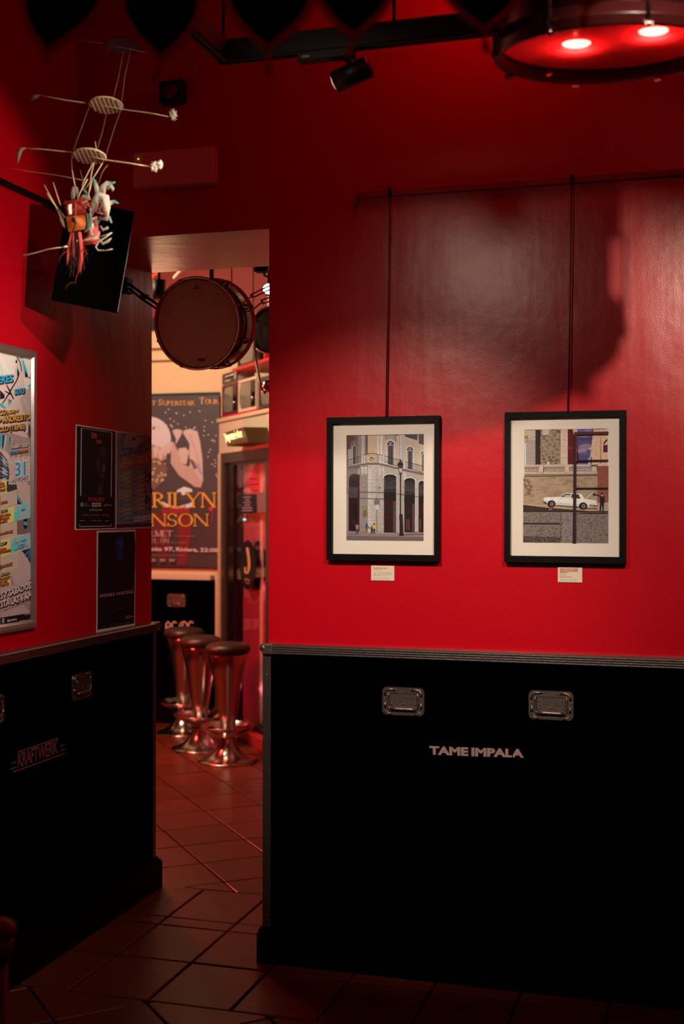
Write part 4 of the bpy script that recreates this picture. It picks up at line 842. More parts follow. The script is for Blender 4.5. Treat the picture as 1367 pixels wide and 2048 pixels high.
part('wall_plate', MB().box((XL+.0005, wallpt.y-.03, wallpt.z-.04), (XL+.010, wallpt.y+.03, wallpt.z+.04), None, .002), M_BLK, sp, world=True)

# ================================================================== SUSPENDED SNARE DRUM
M_SHELL = mat('black_gloss_shell', (0.010, 0.006, 0.006), 0.16, 0, 0.02, 60, 0.2, 0.6)
M_HOOP = mat('dark_chrome_hoop', (0.55, 0.42, 0.38), 0.22, 1.0, 0.03, 90, 0.1)
M_HEAD = mat('amber_drum_head', (0.62, 0.36, 0.20), 0.55, 0, 0.03, 30, 0.06, 0.3)
def hoop(mb, R, z, sgn, M=None):
    mb.lathe([(R+.001, z-sgn*.010), (R+.004, z-sgn*.010), (R+.0045, z+sgn*.002), (R+.010, z+sgn*.003), (R+.010, z+sgn*.006), (R+.001, z+sgn*.006), (R+.001, z-sgn*.010)], 64, M); return mb
def wood_hoop(R, z, sgn):
    mb = MB().lathe([(R, z+sgn*.030), (R+.008, z+sgn*.031), (R+.012, z+sgn*.028), (R+.012, z+sgn*.013), (R+.0135, z+sgn*.012), (R+.0135, z+sgn*.009), (R+.012, z+sgn*.008), (R+.012, z-sgn*.012), (R, z-sgn*.012), (R, z+sgn*.030)], 72)
    return mb
def drum_parts(root, R, depth, nl, face_mat, hoop_mat, shell_mat, both=True, open_back=False, wood=None):
    part('shell', MB().lathe([(R-.004, -.006), (R-.001, -.008), (R-.001, -depth+.008), (R-.004, -depth+.006)], 64).lathe([(R-.008, -.004), (R-.008, -depth+.004)], 64), shell_mat, root)
    part('drum_head', MB().lathe([(0.0005, 0.0), (R*.5, 0.0), (R-.006, 0.0), (R-.001, -.003), (R+.001, -.009)], 64), face_mat, root)
    part('hoop', wood_hoop(R, 0.0, 1) if wood else hoop(MB(), R, 0.0, 1), wood or hoop_mat, root); part('hoop', wood_hoop(R, -depth, -1) if wood else hoop(MB(), R, -depth, -1), wood or hoop_mat, root)
    if not open_back: part('drum_head', MB().lathe([(0.0005, -depth), (R-.006, -depth), (R-.001, -depth+.003)], 64), face_mat, root)
    for k in range(nl):
        a = 2*PI*(k+.5)/nl; c, s_ = math.cos(a), math.sin(a); B = Matrix.Rotation(a, 4, 'Z')
        l = part('lug', MB().box((R-.001, -.009, -depth*.68), (R+.013, .009, -depth*.32), B, .003), hoop_mat, root)
        ro = R+(.018 if wood else .0075); zt = .022 if wood else 0.0; x_, y_ = c*ro, s_*ro
        part('tension_rod', MB().box((R+.010, -.008, zt+.006), (R+.022, .008, zt+.014), B, .001).cyl((x_, y_, zt+.004), (x_, y_, -depth*.34), .0034, n=8).sphere((x_, y_, zt+.010), .007, 8, 6) if wood else MB().cyl((x_, y_, .010), (x_, y_, -depth*.34), .0026, n=8).cyl((x_, y_, .012), (x_, y_, .003), .0045, n=6).box((R-.001, -.007, -.006), (R+.012, .007, .004), B, .001), hoop_mat, root, l)
        part('tension_rod', MB().cyl((x_, y_, -depth-.012), (x_, y_, -depth*.66), .0026, n=8).box((R-.001, -.007, -depth-.004), (R+.012, .007, -depth+.006), B, .001), hoop_mat, root, l)
sd_c = at(394, 647, 4.72); nb = (CR*0.31+CU*0.13+CF*0.94).normalized(); nz = -nb
sxx = (CR-nz*CR.dot(nz)).normalized(); syy = nz.cross(sxx)
SDM = frame_matrix(sd_c, sxx, syy, nz)
sd = thing('snare_drum', 'snare drum with brown head hung in the doorway by metal arms', 'drum', SDM)
drum_parts(sd, 0.1655, 0.150, 8, M_HEAD, M_HOOP, M_SHELL)
P = Print(lambda x, y: SDM @ Vector((x, y, 0.0004)), nz, (150, 110, 100), 1e-5)
ring = [(0.115*math.cos(t_/10), 0.115*math.sin(t_/10)) for t_ in range(14, 30)]
P.line(ring, 0.002, (94, 52, 40))
P.ell(0.016, -0.135, 0.017, 0.0065, (24, 10, 8)); P.ell(0.016, -0.135, 0.0155, 0.0052, (70, 32, 22)); P.step = 1e-5
vs, fs, bb = glyphs('EVANS', .03)
P.raw([(0.004+(v[0]-bb[0])/(bb[2]-bb[0])*0.024, -0.1385+v[1]*0.009) for v in vs], fs, (20, 8, 6))
vs, fs, bb = glyphs('MMM', .03); P.raw([(-0.012+(v[0]-bb[0])/(bb[2]-bb[0])*0.024, 0.128+v[1]*0.006) for v in vs], fs, (26, 10, 8)); P.ell(0.0, 0.138, .005, .005, (26, 10, 8))
P.build('badge_print', sd, PAPER, label='small dark maker marks')
# left arm to the wall, right arms to the jamb
wl = onX(252, 572, XL+0.012)
part('clamp_plate', MB().box((XL+.0006, wl.y-.03, wl.z-.03), (XL+.030, wl.y+.03, wl.z+.03), None, .004), M_BLK, sd, world=True)
part('suspension_arm', MB().tube([wl+Vector((.016, 0, .006)), at(285, 588, 4.78), at(322, 614, 4.80)], .0055, 8).tube([wl+Vector((.016, 0, -.012)), at(283, 598, 4.78), at(320, 622, 4.80)], .0045, 8).box((-.018, -.007, -.010), (.018, .007, .006), Matrix.Translation(at(288, 593, 4.78)), .002), M_BLK, sd, world=True)
j1 = Vector((XD, 0.52, at(590, 528, 4.9).z)); j2 = Vector((XD, 0.60, at(600, 556, 4.95).z))
for (pa, pm, pb) in ((at(482, 608, 4.66), at(504, 592, 4.72), j1), (at(502, 622, 4.82), at(524, 604, 4.86), j2)):
    d = (pb-pm).normalized(); s_ = d.cross(Vector((0, 1, 0))).normalized()*0.0075
    part('suspension_arm', MB().tube([pa, pm], .0032, 8).tube([pm+s_, pb+s_], .0030, 8).tube([pm-s_, pb-s_], .0030, 8).tube([pm-s_*1.2, pm+s_*1.2], .0042, 8).tube([pm.lerp(pb, .4), pm.lerp(pb, .8)], .0022, 6), M_HOOP, sd, world=True)

# ================================================================== DRUM LAMP (upper right)
DLM = Matrix.Translation(at(1216, 84, 2.62)) @ Matrix.Rotation(math.radians(5.0), 4, 'X') @ Matrix.Rotation(math.radians(1.0), 4, 'Y') @ Matrix.Rotation(PI, 4, 'X')
dl = thing('drum_lamp', 'large drum hung as a lamp with glowing red head and two bulbs', 'lamp', DLM)
M_RH = bpy.data.materials.new('red_translucent_head'); M_RH.use_nodes = True; nt = M_RH.node_tree
for n_ in list(nt.nodes):
    if n_.type != 'OUTPUT_MATERIAL': nt.nodes.remove(n_)
tr = nt.nodes.new('ShaderNodeBsdfTransparent'); tr.inputs[0].default_value = (0.95, 0.10, 0.09, 1)
tl = nt.nodes.new('ShaderNodeBsdfTranslucent'); gs = nt.nodes.new('ShaderNodeBsdfGlossy'); gs.inputs['Roughness'].default_value = .25; gs.inputs[0].default_value = (.5, .3, .3, 1)
no = nt.nodes.new('ShaderNodeTexNoise'); no.inputs['Scale'].default_value = 5; tc = nt.nodes.new('ShaderNodeTexCoord'); nt.links.new(tc.outputs['Object'], no.inputs[0])
cr_ = nt.nodes.new('ShaderNodeValToRGB'); cr_.color_ramp.elements[0].color = (.45, .003, .004, 1); cr_.color_ramp.elements[1].color = (.85, .012, .012, 1); nt.links.new(no.outputs['Fac'], cr_.inputs[0]); nt.links.new(cr_.outputs[0], tl.inputs[0])
m1 = nt.nodes.new('ShaderNodeMixShader'); m1.inputs[0].default_value = 0.72; m2 = nt.nodes.new('ShaderNodeMixShader'); m2.inputs[0].default_value = 0.04
nt.links.new(tr.outputs[0], m1.inputs[1]); nt.links.new(tl.outputs[0], m1.inputs[2]); nt.links.new(m1.outputs[0], m2.inputs[1]); nt.links.new(gs.outputs[0], m2.inputs[2])
nt.links.new(m2.outputs[0], [n_ for n_ in nt.nodes if n_.type == 'OUTPUT_MATERIAL'][0].inputs[0])
M_LSH = mat('dark_lacquer_shell', (0.008, 0.002, 0.002), 0.25, 0, 0.02, 40, 0.2, 0.5)
drum_parts(dl, 0.226, 0.30, 8, M_RH, mat('smoked_chrome', (0.30, 0.20, 0.17), 0.25, 1.0, 0.03, 60, 0.1), M_LSH, open_back=True, wood=mat('maroon_lacquer_hoop', (0.018, 0.002, 0.002), 0.3, 0, 0.03, 40, 0.2, 0.35))
M_BULB = mat('lit_bulb_face', (1, 1, 1), 0.5, emit=(1.0, 0.80, 0.66), estr=60)
inv = DLM.inverted()
def bulb(px, py):
    p = inv @ plane_hit(px, py, DLM @ Vector((0, 0, -0.012)), (DLM.to_3x3() @ Vector((0, 0, 1)))); p = Vector((p.x, p.y, -0.010))
    b_ = part('bulb', MB().lathe([(0.0005, 0.0), (0.0265, 0.0), (0.030, -0.002), (0.030, -0.006)], 24, Matrix.Translation(p)), M_BULB, dl, label='lit spot bulb')
    part('lamp_holder', MB().lathe([(0.031, -0.003), (0.032, -0.010), (0.018, -0.055), (0.014, -0.09), (0.0005, -0.092)], 20, Matrix.Translation(p)).tube([p+Vector((0, 0, -.09)), Vector((0, 0, -.30))], .004, 8), M_BLK, dl, b_)
    q = DLM @ (p+Vector((0, 0, -0.001)))
    l = point('bulb_glow', DLM @ (p+Vector((0, 0, 0.0035))), 0.35, (1.0, .75, .6), 0.003)
    return l
# glow of each bulb falls on the head from just behind it
for (bx, by) in ((1152, 88), (1306, 63)):
    g = bulb(bx, by); pp = inv @ g.location; g.location = DLM @ Vector((pp.x, pp.y, -0.045+.0)); g.data.energy = 0.5; g.data.shadow_soft_size = 0.002
    g.location = DLM @ Vector((pp.x, pp.y+0.045, -0.030))
wn = math.radians(228)
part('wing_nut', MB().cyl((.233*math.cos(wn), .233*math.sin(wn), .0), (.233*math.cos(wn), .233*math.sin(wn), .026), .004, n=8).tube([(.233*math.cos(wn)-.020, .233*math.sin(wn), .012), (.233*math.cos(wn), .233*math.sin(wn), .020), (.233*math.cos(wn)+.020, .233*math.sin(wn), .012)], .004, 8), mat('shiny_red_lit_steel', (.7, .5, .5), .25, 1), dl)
part('hanging_pole', MB().cyl((0, 0, -.28), (0, 0, -(ZC-DLM.translation.z)+.001), .010, n=12).box((-.22, -.008, -.292), (.22, .008, -.278)), M_BLK, dl)

# ================================================================== LIGHTING TRACK AND ITS SPOTLIGHT
tk0 = at(448, 104, 3.30); TZ = tk0.z; TY = tk0.y
tr_ = thing('lighting_track', 'black rectangular lighting track hung from the ceiling by rods', 'lighting track', (tk0.x+.6, TY, TZ))
def bar(p, q, w_=.036, h_=.052):
    p = Vector(p); q = Vector(q); d = (q-p).normalized(); n_ = Vector((-d.y, d.x, 0))*w_/2; up = Vector((0, 0, h_/2)); mb = MB()
    vs = [p+n_*a+up*b for a, b in ((-1, -1), (1, -1), (1, 1), (-1, 1))]+[q+n_*a+up*b for a, b in ((-1, -1), (1, -1), (1, 1), (-1, 1))]
    mb.add(vs, [(0, 1, 2, 3), (4, 7, 6, 5), (0, 4, 5, 1), (1, 5, 6, 2), (2, 6, 7, 3), (3, 7, 4, 0)])
    for k in (-1, 1):
        vs2 = [p+n_*.55*k+Vector((0, 0, -h_/2-.004))+n_*.25*e for e in (-1, 1)]+[q+n_*.55*k+Vector((0, 0, -h_/2-.004))+n_*.25*e for e in (-1, 1)]
        mb.add(vs2+[v+Vector((0, 0, .005)) for v in vs2], [(0, 1, 3, 2), (4, 6, 7, 5), (0, 4, 5, 1), (2, 3, 7, 6), (0, 2, 6, 4), (1, 5, 7, 3)])
    return mb
L0 = Vector((tk0.x, TY, TZ))
part('track_bar', bar(L0+Vector((-.016, 0, 0)), L0+Vector((1.5, 0, 0))), M_BLK, tr_, world=True)
part('track_bar', bar(L0+Vector((0, -.016, 0)), L0+Vector((0, -1.5, 0))), M_BLK, tr_, world=True)
part('track_bar', bar(L0+Vector((-.016, -1.5, 0)), L0+Vector((1.5, -1.5, 0))), M_BLK, tr_, world=True)
for (dx, dy) in ((.005, -.02), (.46, 0), (1.35, 0), (0, -1.3), (1.35, -1.5)):
    part('suspension_rod', MB().cyl((L0.x+dx, TY+dy, TZ+.02), (L0.x+dx, TY+dy, ZC), .0045, n=8), M_BLK, tr_, world=True)
ad = at(705, 100, 3.29)
shd = thing('track_spotlight', 'black cylinder spotlight tilted below the ceiling track', 'spotlight', Vector((ad.x, TY, TZ-.03)))
pA = at(737, 133, 3.22); pB = at(671, 164, 3.26)
part('adapter', MB().box((ad.x-.12, TY-.018, TZ-.050), (ad.x+.03, TY+.018, TZ-.026), None, .003), M_BLK, shd, world=True)
part('stem', MB().cyl((ad.x, TY, TZ-.045), pA.lerp(pB, .48)+Vector((0, 0, .02)), .007, n=10), M_BLK, shd, world=True)
part('body', MB().cyl(pA, pB, .0285, n=28), M_BLK, shd, world=True)
part('label_plate', MB().box((ad.x-.105, TY-.0192, TZ-.044), (ad.x-.085, TY-.0178, TZ-.038)), mat('pale_sticker', (.4, .3, .2), .6), shd, world=True)
dB = (pB-pA).normalized(); part('lens', MB().cyl(pB+dB*.0005, pB+dB*.002, .024, n=24), mat('spot_lens', (.3, .3, .3), .1, emit=(1, .85, .7), estr=3), shd, world=True)

# ================================================================== LEAF PENDANTS CLOSE OVERHEAD
M_PET = mat('dark_felt', (0.006, 0.002, 0.003), 0.8, 0, 0.3, 90, 0.3, 0.1)
M_RIM = bpy.data.materials.new('red_cord_edge'); M_RIM.use_nodes = True; _b = M_RIM.node_tree.nodes['Principled BSDF']
_b.inputs['Base Color'].default_value = (.75, .016, .03, 1); _b.inputs['Roughness'].default_value = .5; _b.inputs['Subsurface Weight'].default_value = .3; _b.inputs['Subsurface Radius'].default_value = (.02, .004, .004)
_n = M_RIM.node_tree.nodes.new('ShaderNodeTexNoise'); _n.inputs['Scale'].default_value = 120; _bp = M_RIM.node_tree.nodes.new('ShaderNodeBump'); _bp.inputs['Strength'].default_value = .3
M_RIM.node_tree.links.new(_n.outputs['Fac'], _bp.inputs['Height']); M_RIM.node_tree.links.new(_bp.outputs[0], _b.inputs['Normal'])
PD = 1.62
ztop = at(600, -150, PD).z
words = ['leftmost, tip over the top of the mobile', 'second from the left, in front of the mobile string', 'third from the left, in front of the track corner', 'fourth from the left, above the track spotlight', 'fifth from the left, just left of the drum lamp', 'rightmost, in front of the drum lamp']
for k, (tx, ty, hw_px, tl_, lean) in enumerate(((93, 104, 80, 18, 0.0), (322, 118, 78, 38, -.35), (535, 98, 86, 44, .05), (706, 74, 80, 36, -.25), (968, 60, 88, 38, .1), (1172, 12, 84, 34, -.2))):
    tip = at(tx, ty, PD); s_ = PD/FPX; W_ = hw_px*s_; Hh = (ty+150)*s_; skew = [.62, .0, .06, .02, -.06, .0][k]
    right = CR.copy(); right.z = 0; right.normalize()
    def shape(t):                                   # half width along the leaf, 0 = tip, 1 = top
        return W_*(1-(1-min(1, t*Hh/s_/112))**1.9)*(1-.75*(max(0, t-.55)/.45)**2)+.0008
    N = 16; L = []; R = []
    for i in range(N+1):
        t = i/N; c = tip+Vector((0, 0, Hh*t))+right*(skew*W_*math.sin(min(1, t*1.5)*PI*.6)*.7)
        L.append(c-right*shape(t)); R.append(c+right*shape(t))
    pt = thing('leaf_pendant', 'dark leaf-shaped pendant with red edge, '+words[k], 'pendant', tip, 'dark leaf pendants hanging close overhead')
    fwd = CF.copy(); fwd.z = 0; fwd.normalize(); mb = MB(); vs = []
    for sgn in (-1, 1):
        for i in range(N+1): vs += [L[i]+fwd*.001*sgn, (L[i]+R[i])/2+fwd*(.001*sgn-.012*math.sin(PI*min(1, (i/N)*1.2))), R[i]+fwd*.001*sgn]
    o2 = 3*(N+1); fs = []
    for i in range(N):
        a = 3*i; fs += [(a, a+1, a+4, a+3), (a+1, a+2, a+5, a+4), (o2+a, o2+a+3, o2+a+4, o2+a+1), (o2+a+1, o2+a+4, o2+a+5, o2+a+2), (a, a+3, o2+a+3, o2+a), (a+2, o2+a+2, o2+a+5, a+5)]
    mb.add(vs, fs, True); part('leaf', mb, M_PET, pt, world=True)
    part('cord_edge', MB().tube([p for p in L[::-1]]+[tip-Vector((0, 0, .002))]+R, .0042, 8), M_RIM, pt, world=True, label='red cord edge')
    te = tip-Vector((0, 0, tl_*s_))+right*lean*tl_*s_
    part('tassel', MB().tube([tip, tip.lerp(te, .3)+right*.001, tip.lerp(te, .65)-right*.0015, te], [.0034, .0024, .0042, .0050], 8).sphere(te, .0055, 10, 7), M_RIM, pt, world=True, label='knotted red tassel')
    part('thread', MB().cyl(tip+Vector((0, 0, Hh*.99))+right*0, tip+Vector((0, 0, Hh+.03)), .0012, n=6), M_RIM, pt, world=True)
cd0 = at(-150, -150, PD); cd1 = at(1500, -150, PD); cz = max(cd0.z, cd1.z)+.028
c0 = at(93, 0, PD); c1 = at(1172, 0, PD); c0.z = c1.z = ztop+.030
dirc = (c1-c0).normalized()
single('pendant_cord', MB().tube([c0-dirc*.6+Vector((0, 0, .0)), c1+dirc*.6], .004, 8), M_RIM, 'red cord above the frame that the dark leaf pendants hang from', 'cord')

# ================================================================== HANGING MOBILE
MD = 3.3
def mp(x, y, dd=0.0): return at(x, y, MD+dd)
mob = thing('hanging_mobile', 'handmade mobile of discs, dried stems, flower and red wool hanging at left', 'mobile', mp(178, 470))
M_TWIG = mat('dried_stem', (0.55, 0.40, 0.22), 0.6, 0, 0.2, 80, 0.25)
M_TWIGD = mat('dark_cane', (0.22, 0.12, 0.07), 0.7, 0, 0.2, 80, 0.25)  # darker brown cane for the disc ribs and some stems
M_DISC = mat('pale_bamboo_disc', (0.66, 0.50, 0.36), 0.7, 0, 0.2, 40, 0.2, stretch=(14, 1, 1))
M_DISCD = mat('dark_leaf', (0.06, 0.015, 0.03), 0.6, 0, 0.2, 40, 0.3)
M_STRING = mat('waxed_thread', (0.34, 0.22, 0.13), 0.6)
M_COTTON = mat('cotton_white', (0.80, 0.72, 0.60), 0.9, 0, 0.5, 200, 0.12)
M_FEATHER = mat('grey_green_feather', (0.16, 0.15, 0.09), 0.8, 0, 0.4, 90, 0.3)
M_ORANGE = mat('orange_parchment', (0.75, 0.16, 0.03), 0.45, 0, 0.12, 30, 0.12)
M_CRIM = mat('crimson_parchment', (0.32, 0.02, 0.015), 0.35, 0, 0.12, 30, 0.2)
M_WOOL = mat('red_wool', (0.62, 0.06, 0.045), 0.95, 0, 0.6, 300, 0.25)
M_WOOLB = mat('black_wool', (0.03, 0.02, 0.022), 0.95, 0, 0.6, 300, 0.25)
HT = Vector((0, 0, 1))
def disc(cx, cy, rx, m, ribs=True, tilt=.0, dd=0):
    c = mp(cx, cy, dd); R = rx*MD/FPX; n = (HT*1+CR*tilt+CF*.19).normalized(); q = n.to_track_quat('Z', 'Y').to_matrix().to_4x4(); q.translation = c
    d = part('disc', MB().lathe([(0.0005, .0012), (R*.96, .0012), (R, 0), (R*.96, -.0012), (.0005, -.0012)], 40, q, False), m, mob, world=True)
    mb = MB().lathe([(R*.97, -.002), (R*1.01, 0), (R*.97, .002)], 40, q)
    part('rim', mb, M_TWIG if ribs else m, mob, d, True)
    if ribs:
        for k in range(-3, 4):
            x = (k+.15)*R*.25; yy = math.sqrt(max(0, R*R*.92-x*x)); mb = MB().tube([q @ Vector((x, -yy, -.0022)), q @ Vector((x, yy, -.0022))], .0021, 6)
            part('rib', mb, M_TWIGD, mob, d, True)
    return d
disc(245, 91, 32, M_DISCD, False); disc(212, 210, 34, M_DISC); disc(178, 312, 34, M_DISC)
def stick(pts, r, m=M_TWIG, name='stem', dd=0):
    return part(name, MB().tube([mp(p[0], p[1], (p[2] if len(p) > 2 else 0)+dd) for p in pts], r, 7), m, mob, world=True)
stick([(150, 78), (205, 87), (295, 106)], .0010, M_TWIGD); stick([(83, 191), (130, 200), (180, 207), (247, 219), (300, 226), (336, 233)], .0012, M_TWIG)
stick([(50, 297), (80, 298), (110, 301), (145, 305), (212, 320), (255, 326), (299, 333)], [.0010, .0012, .0013, .0013, .0016, .0016, .0014], M_TWIG)
stick([(340, 117), (365, 121), (385, 130)], .0009, M_TWIGD)
for pts in ([(248, -60), (246, 60), (243, 90)], [(247, 100), (238, 150), (226, 198)], [(215, 110), (214, 116), (218, 95)], [(262, 96), (250, 150), (243, 205)], [(178, 215), (162, 258), (146, 303)], [(214, 222), (205, 262), (193, 303)], [(243, 216), (228, 258), (210, 316)],
            [(0, 333), (60, 343), (118, 351), (168, 361)], [(144, 310), (143, 322), (144, 340)], [(215, 330), (204, 345), (196, 370)], [(160, 340), (164, 355), (168, 362)]):
    stick(pts, .00045, M_STRING, 'thread')
part('thread', MB().tube([mp(248, -58), Vector((mp(248, -58).x, mp(248, -58).y, ZC))], .0008, 6), M_STRING, mob, world=True)
stick([(190, 283), (193, 303)], .0012)
for pts in ([(186, 326), (176, 345), (166, 365), (164, 374)], [(188, 325), (182, 350), (176, 398)], [(205, 326), (190, 350), (170, 378)], [(184, 356), (180, 378), (172, 400)], [(144, 340), (147, 358), (151, 376)], [(175, 358), (160, 385), (155, 400)]): stick(pts, .0012)
def flower(x, y, s_, m=M_COTTON, dx=1, name='flower_head'):
    mb = MB(); rnd = random.Random(int(x)); c = mp(x, y)
    for k in range(110):
        d = Vector((rnd.gauss(0, 1), rnd.gauss(0, 1), rnd.gauss(0, 1))).normalized(); e = c+(CR*d.x*.8+CU*(d.z*1.1+.1)+CF*d.y)*s_*rnd.uniform(.6, 1.25)
        mb.tube([c, c.lerp(e, .5)+CU*rnd.uniform(-.1, .1)*s_, e], [s_*.05, s_*.06, s_*.03], 4)
    part(name, mb, m, mob, world=True)
flower(346, 230, .0135); flower(308, 335, .0125); flower(320, 330, .010)
mb = MB().tube([mp(385, 128), mp(389, 133), mp(387, 140)], [.002, .006, .0008], 6); part('dry_leaf', mb, M_FEATHER, mob, world=True)
mb = MB().tube([mp(58, 200), mp(68, 194), mp(82, 190)], [.0015, .0075, .0012], 8); part('dry_leaf', mb, M_DISCD, mob, world=True)
mb = MB().tube([mp(52, 296), mp(43, 298), mp(38, 308), mp(35, 327)], [.0012, .0052, .0056, .0012], 8); part('feather', mb, M_FEATHER, mob, world=True)
# parchment body: faceted bowl
def shell_quad(name, quad, m, th=.0012, dds=(0, 0, 0, 0), lab=None):
    p = [mp(q[0], q[1], d) for q, d in zip(quad, dds)]; N = 6; vs = []
    nrm = (p[1]-p[0]).cross(p[3]-p[0]).normalized()
    for j in range(N+1):
        for i in range(N+1):
            a_, b_ = i/N, j/N; v = p[0].lerp(p[1], a_).lerp(p[3].lerp(p[2], a_), b_); v = v-CF*.012*math.sin(PI*a_)*math.sin(PI*(b_*.8+.1)); vs.append(v)
    mb = MB(); F = [(j*(N+1)+i, j*(N+1)+i+1, (j+1)*(N+1)+i+1, (j+1)*(N+1)+i) for j in range(N) for i in range(N)]
    mb.add(vs, F, True); mb.add([v+CF*th for v in vs], [f[::-1] for f in F], True)
    return part(name, mb, m, mob, world=True, label=lab)
shell_quad('upper_skin', [(129, 408), (160, 403), (182, 428), (133, 436)], M_CRIM, dds=(.0, -.01, -.01, -.0), lab='crimson parchment')
shell_quad('back_skin', [(127, 402), (176, 398), (186, 432), (132, 436)], M_CRIM, dds=(.03, .03, .03, .03))
shell_quad('front_skin', [(132, 434), (179, 430), (178, 458), (137, 464)], M_ORANGE, dds=(-.01, -.012, -.012, -.01), lab='orange parchment')
shell_quad('side_skin', [(180, 440), (194, 432), (199, 480), (168, 484)], M_CRIM, dds=(.0, .02, .02, .0))
shell_quad('lower_skin', [(165, 470), (200, 462), (196, 488), (172, 490)], M_CRIM, dds=(.01, .02, .02, .01))
shell_quad('pale_patch', [(131, 412), (143, 408), (144, 428), (136, 432)], mat('pale_pink_paper', (.75, .45, .38), .6, 0, .1, 60, .1), dds=(-.014,)*4)
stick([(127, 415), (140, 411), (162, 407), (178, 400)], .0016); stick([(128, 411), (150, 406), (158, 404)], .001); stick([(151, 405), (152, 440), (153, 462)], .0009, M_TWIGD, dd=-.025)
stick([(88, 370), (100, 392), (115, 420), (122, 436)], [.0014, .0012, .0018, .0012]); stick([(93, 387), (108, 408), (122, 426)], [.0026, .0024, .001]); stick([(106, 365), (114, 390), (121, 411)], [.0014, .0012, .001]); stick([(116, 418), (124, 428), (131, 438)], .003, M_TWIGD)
stick([(41, 512), (70, 506), (98, 498), (133, 493)], [.0020, .0018, .0014, .0012], M_TWIG)
part('white_tip', MB().tube([mp(124, 494), mp(135, 493)], .0022, 8).sphere(mp(154, 482), .0028, 8, 6), M_COTTON, mob, world=True)
# feathery white pieces and curled petals with green tips: colour along the length
M_PETAL = bpy.data.materials.new('cream_petal_green_tip'); M_PETAL.use_nodes = True; nt = M_PETAL.node_tree
_a = nt.nodes.new('ShaderNodeAttribute'); _a.attribute_name = 'ink'; _b = nt.nodes['Principled BSDF']; _b.inputs['Roughness'].default_value = .7
_n = nt.nodes.new('ShaderNodeTexNoise'); _n.inputs['Scale'].default_value = 110; _bp = nt.nodes.new('ShaderNodeBump'); _bp.inputs['Strength'].default_value = .9; _bp.inputs['Distance'].default_value = .006
nt.links.new(_a.outputs['Color'], _b.inputs['Base Color']); nt.links.new(_n.outputs['Fac'], _bp.inputs['Height']); nt.links.new(_bp.outputs[0], _b.inputs['Normal'])
CRM = (.82, .72, .58); GRN = (.10, .42, .30); PNK = (.75, .16, .16)
def petal(pts, widths, cols, name='petal', dd=0.0, flat=.16):
    P_ = [mp(p[0], p[1], (p[2] if len(p) > 2 else 0)+dd) for p in pts]; n = 8; k = len(P_); vs = []; fs = []
    for i, p in enumerate(P_):
        t = (P_[min(i+1, k-1)]-P_[max(i-1, 0)]).normalized(); s_ = t.cross(CF).normalized(); w_ = widths[i]*MD/FPX
        for j in range(n):
            a = 2*PI*j/n; vs.append(p+s_*math.cos(a)*w_+CF*math.sin(a)*max(w_*flat, .0006))
    for i in range(k-1):
        for j in range(n): fs.append((i*n+j, i*n+(j+1) % n, (i+1)*n+(j+1) % n, (i+1)*n+j))
    fs += [tuple(range(n))[::-1], tuple((k-1)*n+j for j in range(n))]
    M = ROOTM[mob.name].inverted(); me = bpy.data.meshes.new(name); me.from_pydata([M @ v for v in vs], [], fs); me.polygons.foreach_set('use_smooth', [True]*len(fs))
    at_ = me.color_attributes.new('ink', 'FLOAT_COLOR', 'POINT'); buf = []
    for i in range(k):
        for j in range(n): buf += [*cols[i], 1]
    at_.data.foreach_set('color', buf); me.materials.append(M_PETAL); o = bpy.data.objects.new(name, me); col.objects.link(o); o.parent = mob; return o
petal([(183, 430), (189, 408), (199, 392), (207, 396), (211, 416), (206, 438)], [3, 9, 12, 12, 10, 4], [CRM]*6, 'flower_cup', -.012, .5)
petal([(206, 400), (212, 420), (210, 438), (200, 436)], [5, 8, 7, 3], [CRM, CRM, (.80, .50, .42), (.8, .6, .5)], 'flower_cup', -.022, .4)
for (pts) in ([(190, 405), (196, 412), (194, 424)], [(197, 400), (204, 408), (198, 420), (203, 428)], [(187, 420), (196, 426), (206, 428)], [(184, 412), (188, 424)]): petal([(x, y, -.034) for x, y in pts], [1.1]*len(pts), [PNK]*len(pts), 'pink_vein')
petal([(205, 430), (212, 424), (211, 434)], [2, 4, 3], [PNK, (.8, .3, .25), PNK], 'petal', -.034)
petal([(196, 396), (193, 376), (188, 362), (181, 352)], [6, 5, 4, 1], [CRM, CRM, GRN, GRN]); petal([(203, 392), (206, 374), (214, 366), (223, 367), (231, 364)], [7, 7, 5, 3, 1.2], [CRM, CRM, CRM, GRN, GRN])
petal([(213, 376), (222, 372), (226, 378), (224, 382)], [5, 5, 3, 2], [CRM, CRM, CRM, (.6, .55, .4)]); petal([(208, 410), (220, 406), (229, 403), (237, 407)], [8, 5, 3, 1.2], [CRM, CRM, GRN, GRN]); petal([(210, 430), (218, 435), (223, 446)], [4, 3.5, 1.5], [GRN, GRN, CRM])
petal([(184, 424), (172, 416), (165, 408), (156, 404)], [6, 5, 3, 1], [CRM, CRM, GRN, GRN]); petal([(182, 415), (182, 440), (180, 460), (182, 472)], [3.5, 2.5, 2, 3.2], [CRM]*4, 'petal', -.02)
petal([(175, 427), (177, 445), (176, 458), (168, 465)], [2.2, 4, 3, 1], [GRN, GRN, GRN, CRM], 'petal', -.02); petal([(178, 400), (174, 388), (168, 380), (165, 377)], [4, 3, 2, 1.4], [CRM, GRN, GRN, CRM])
petal([(145, 398), (146, 385), (148, 375), (152, 376), (156, 396)], [4, 5, 4, 4, 2], [(.45, .38, .28)]*5); petal([(160, 398), (166, 393), (176, 395), (178, 404)], [2, 4, 5, 2], [(.5, .4, .3)]*4)
petal([(190, 438), (193, 445), (190, 454)], [4, 5, 3], [CRM]*3, 'petal', -.02); petal([(181, 462), (184, 470), (182, 472)], [3, 3.5, 2], [CRM]*3, 'petal', -.02)
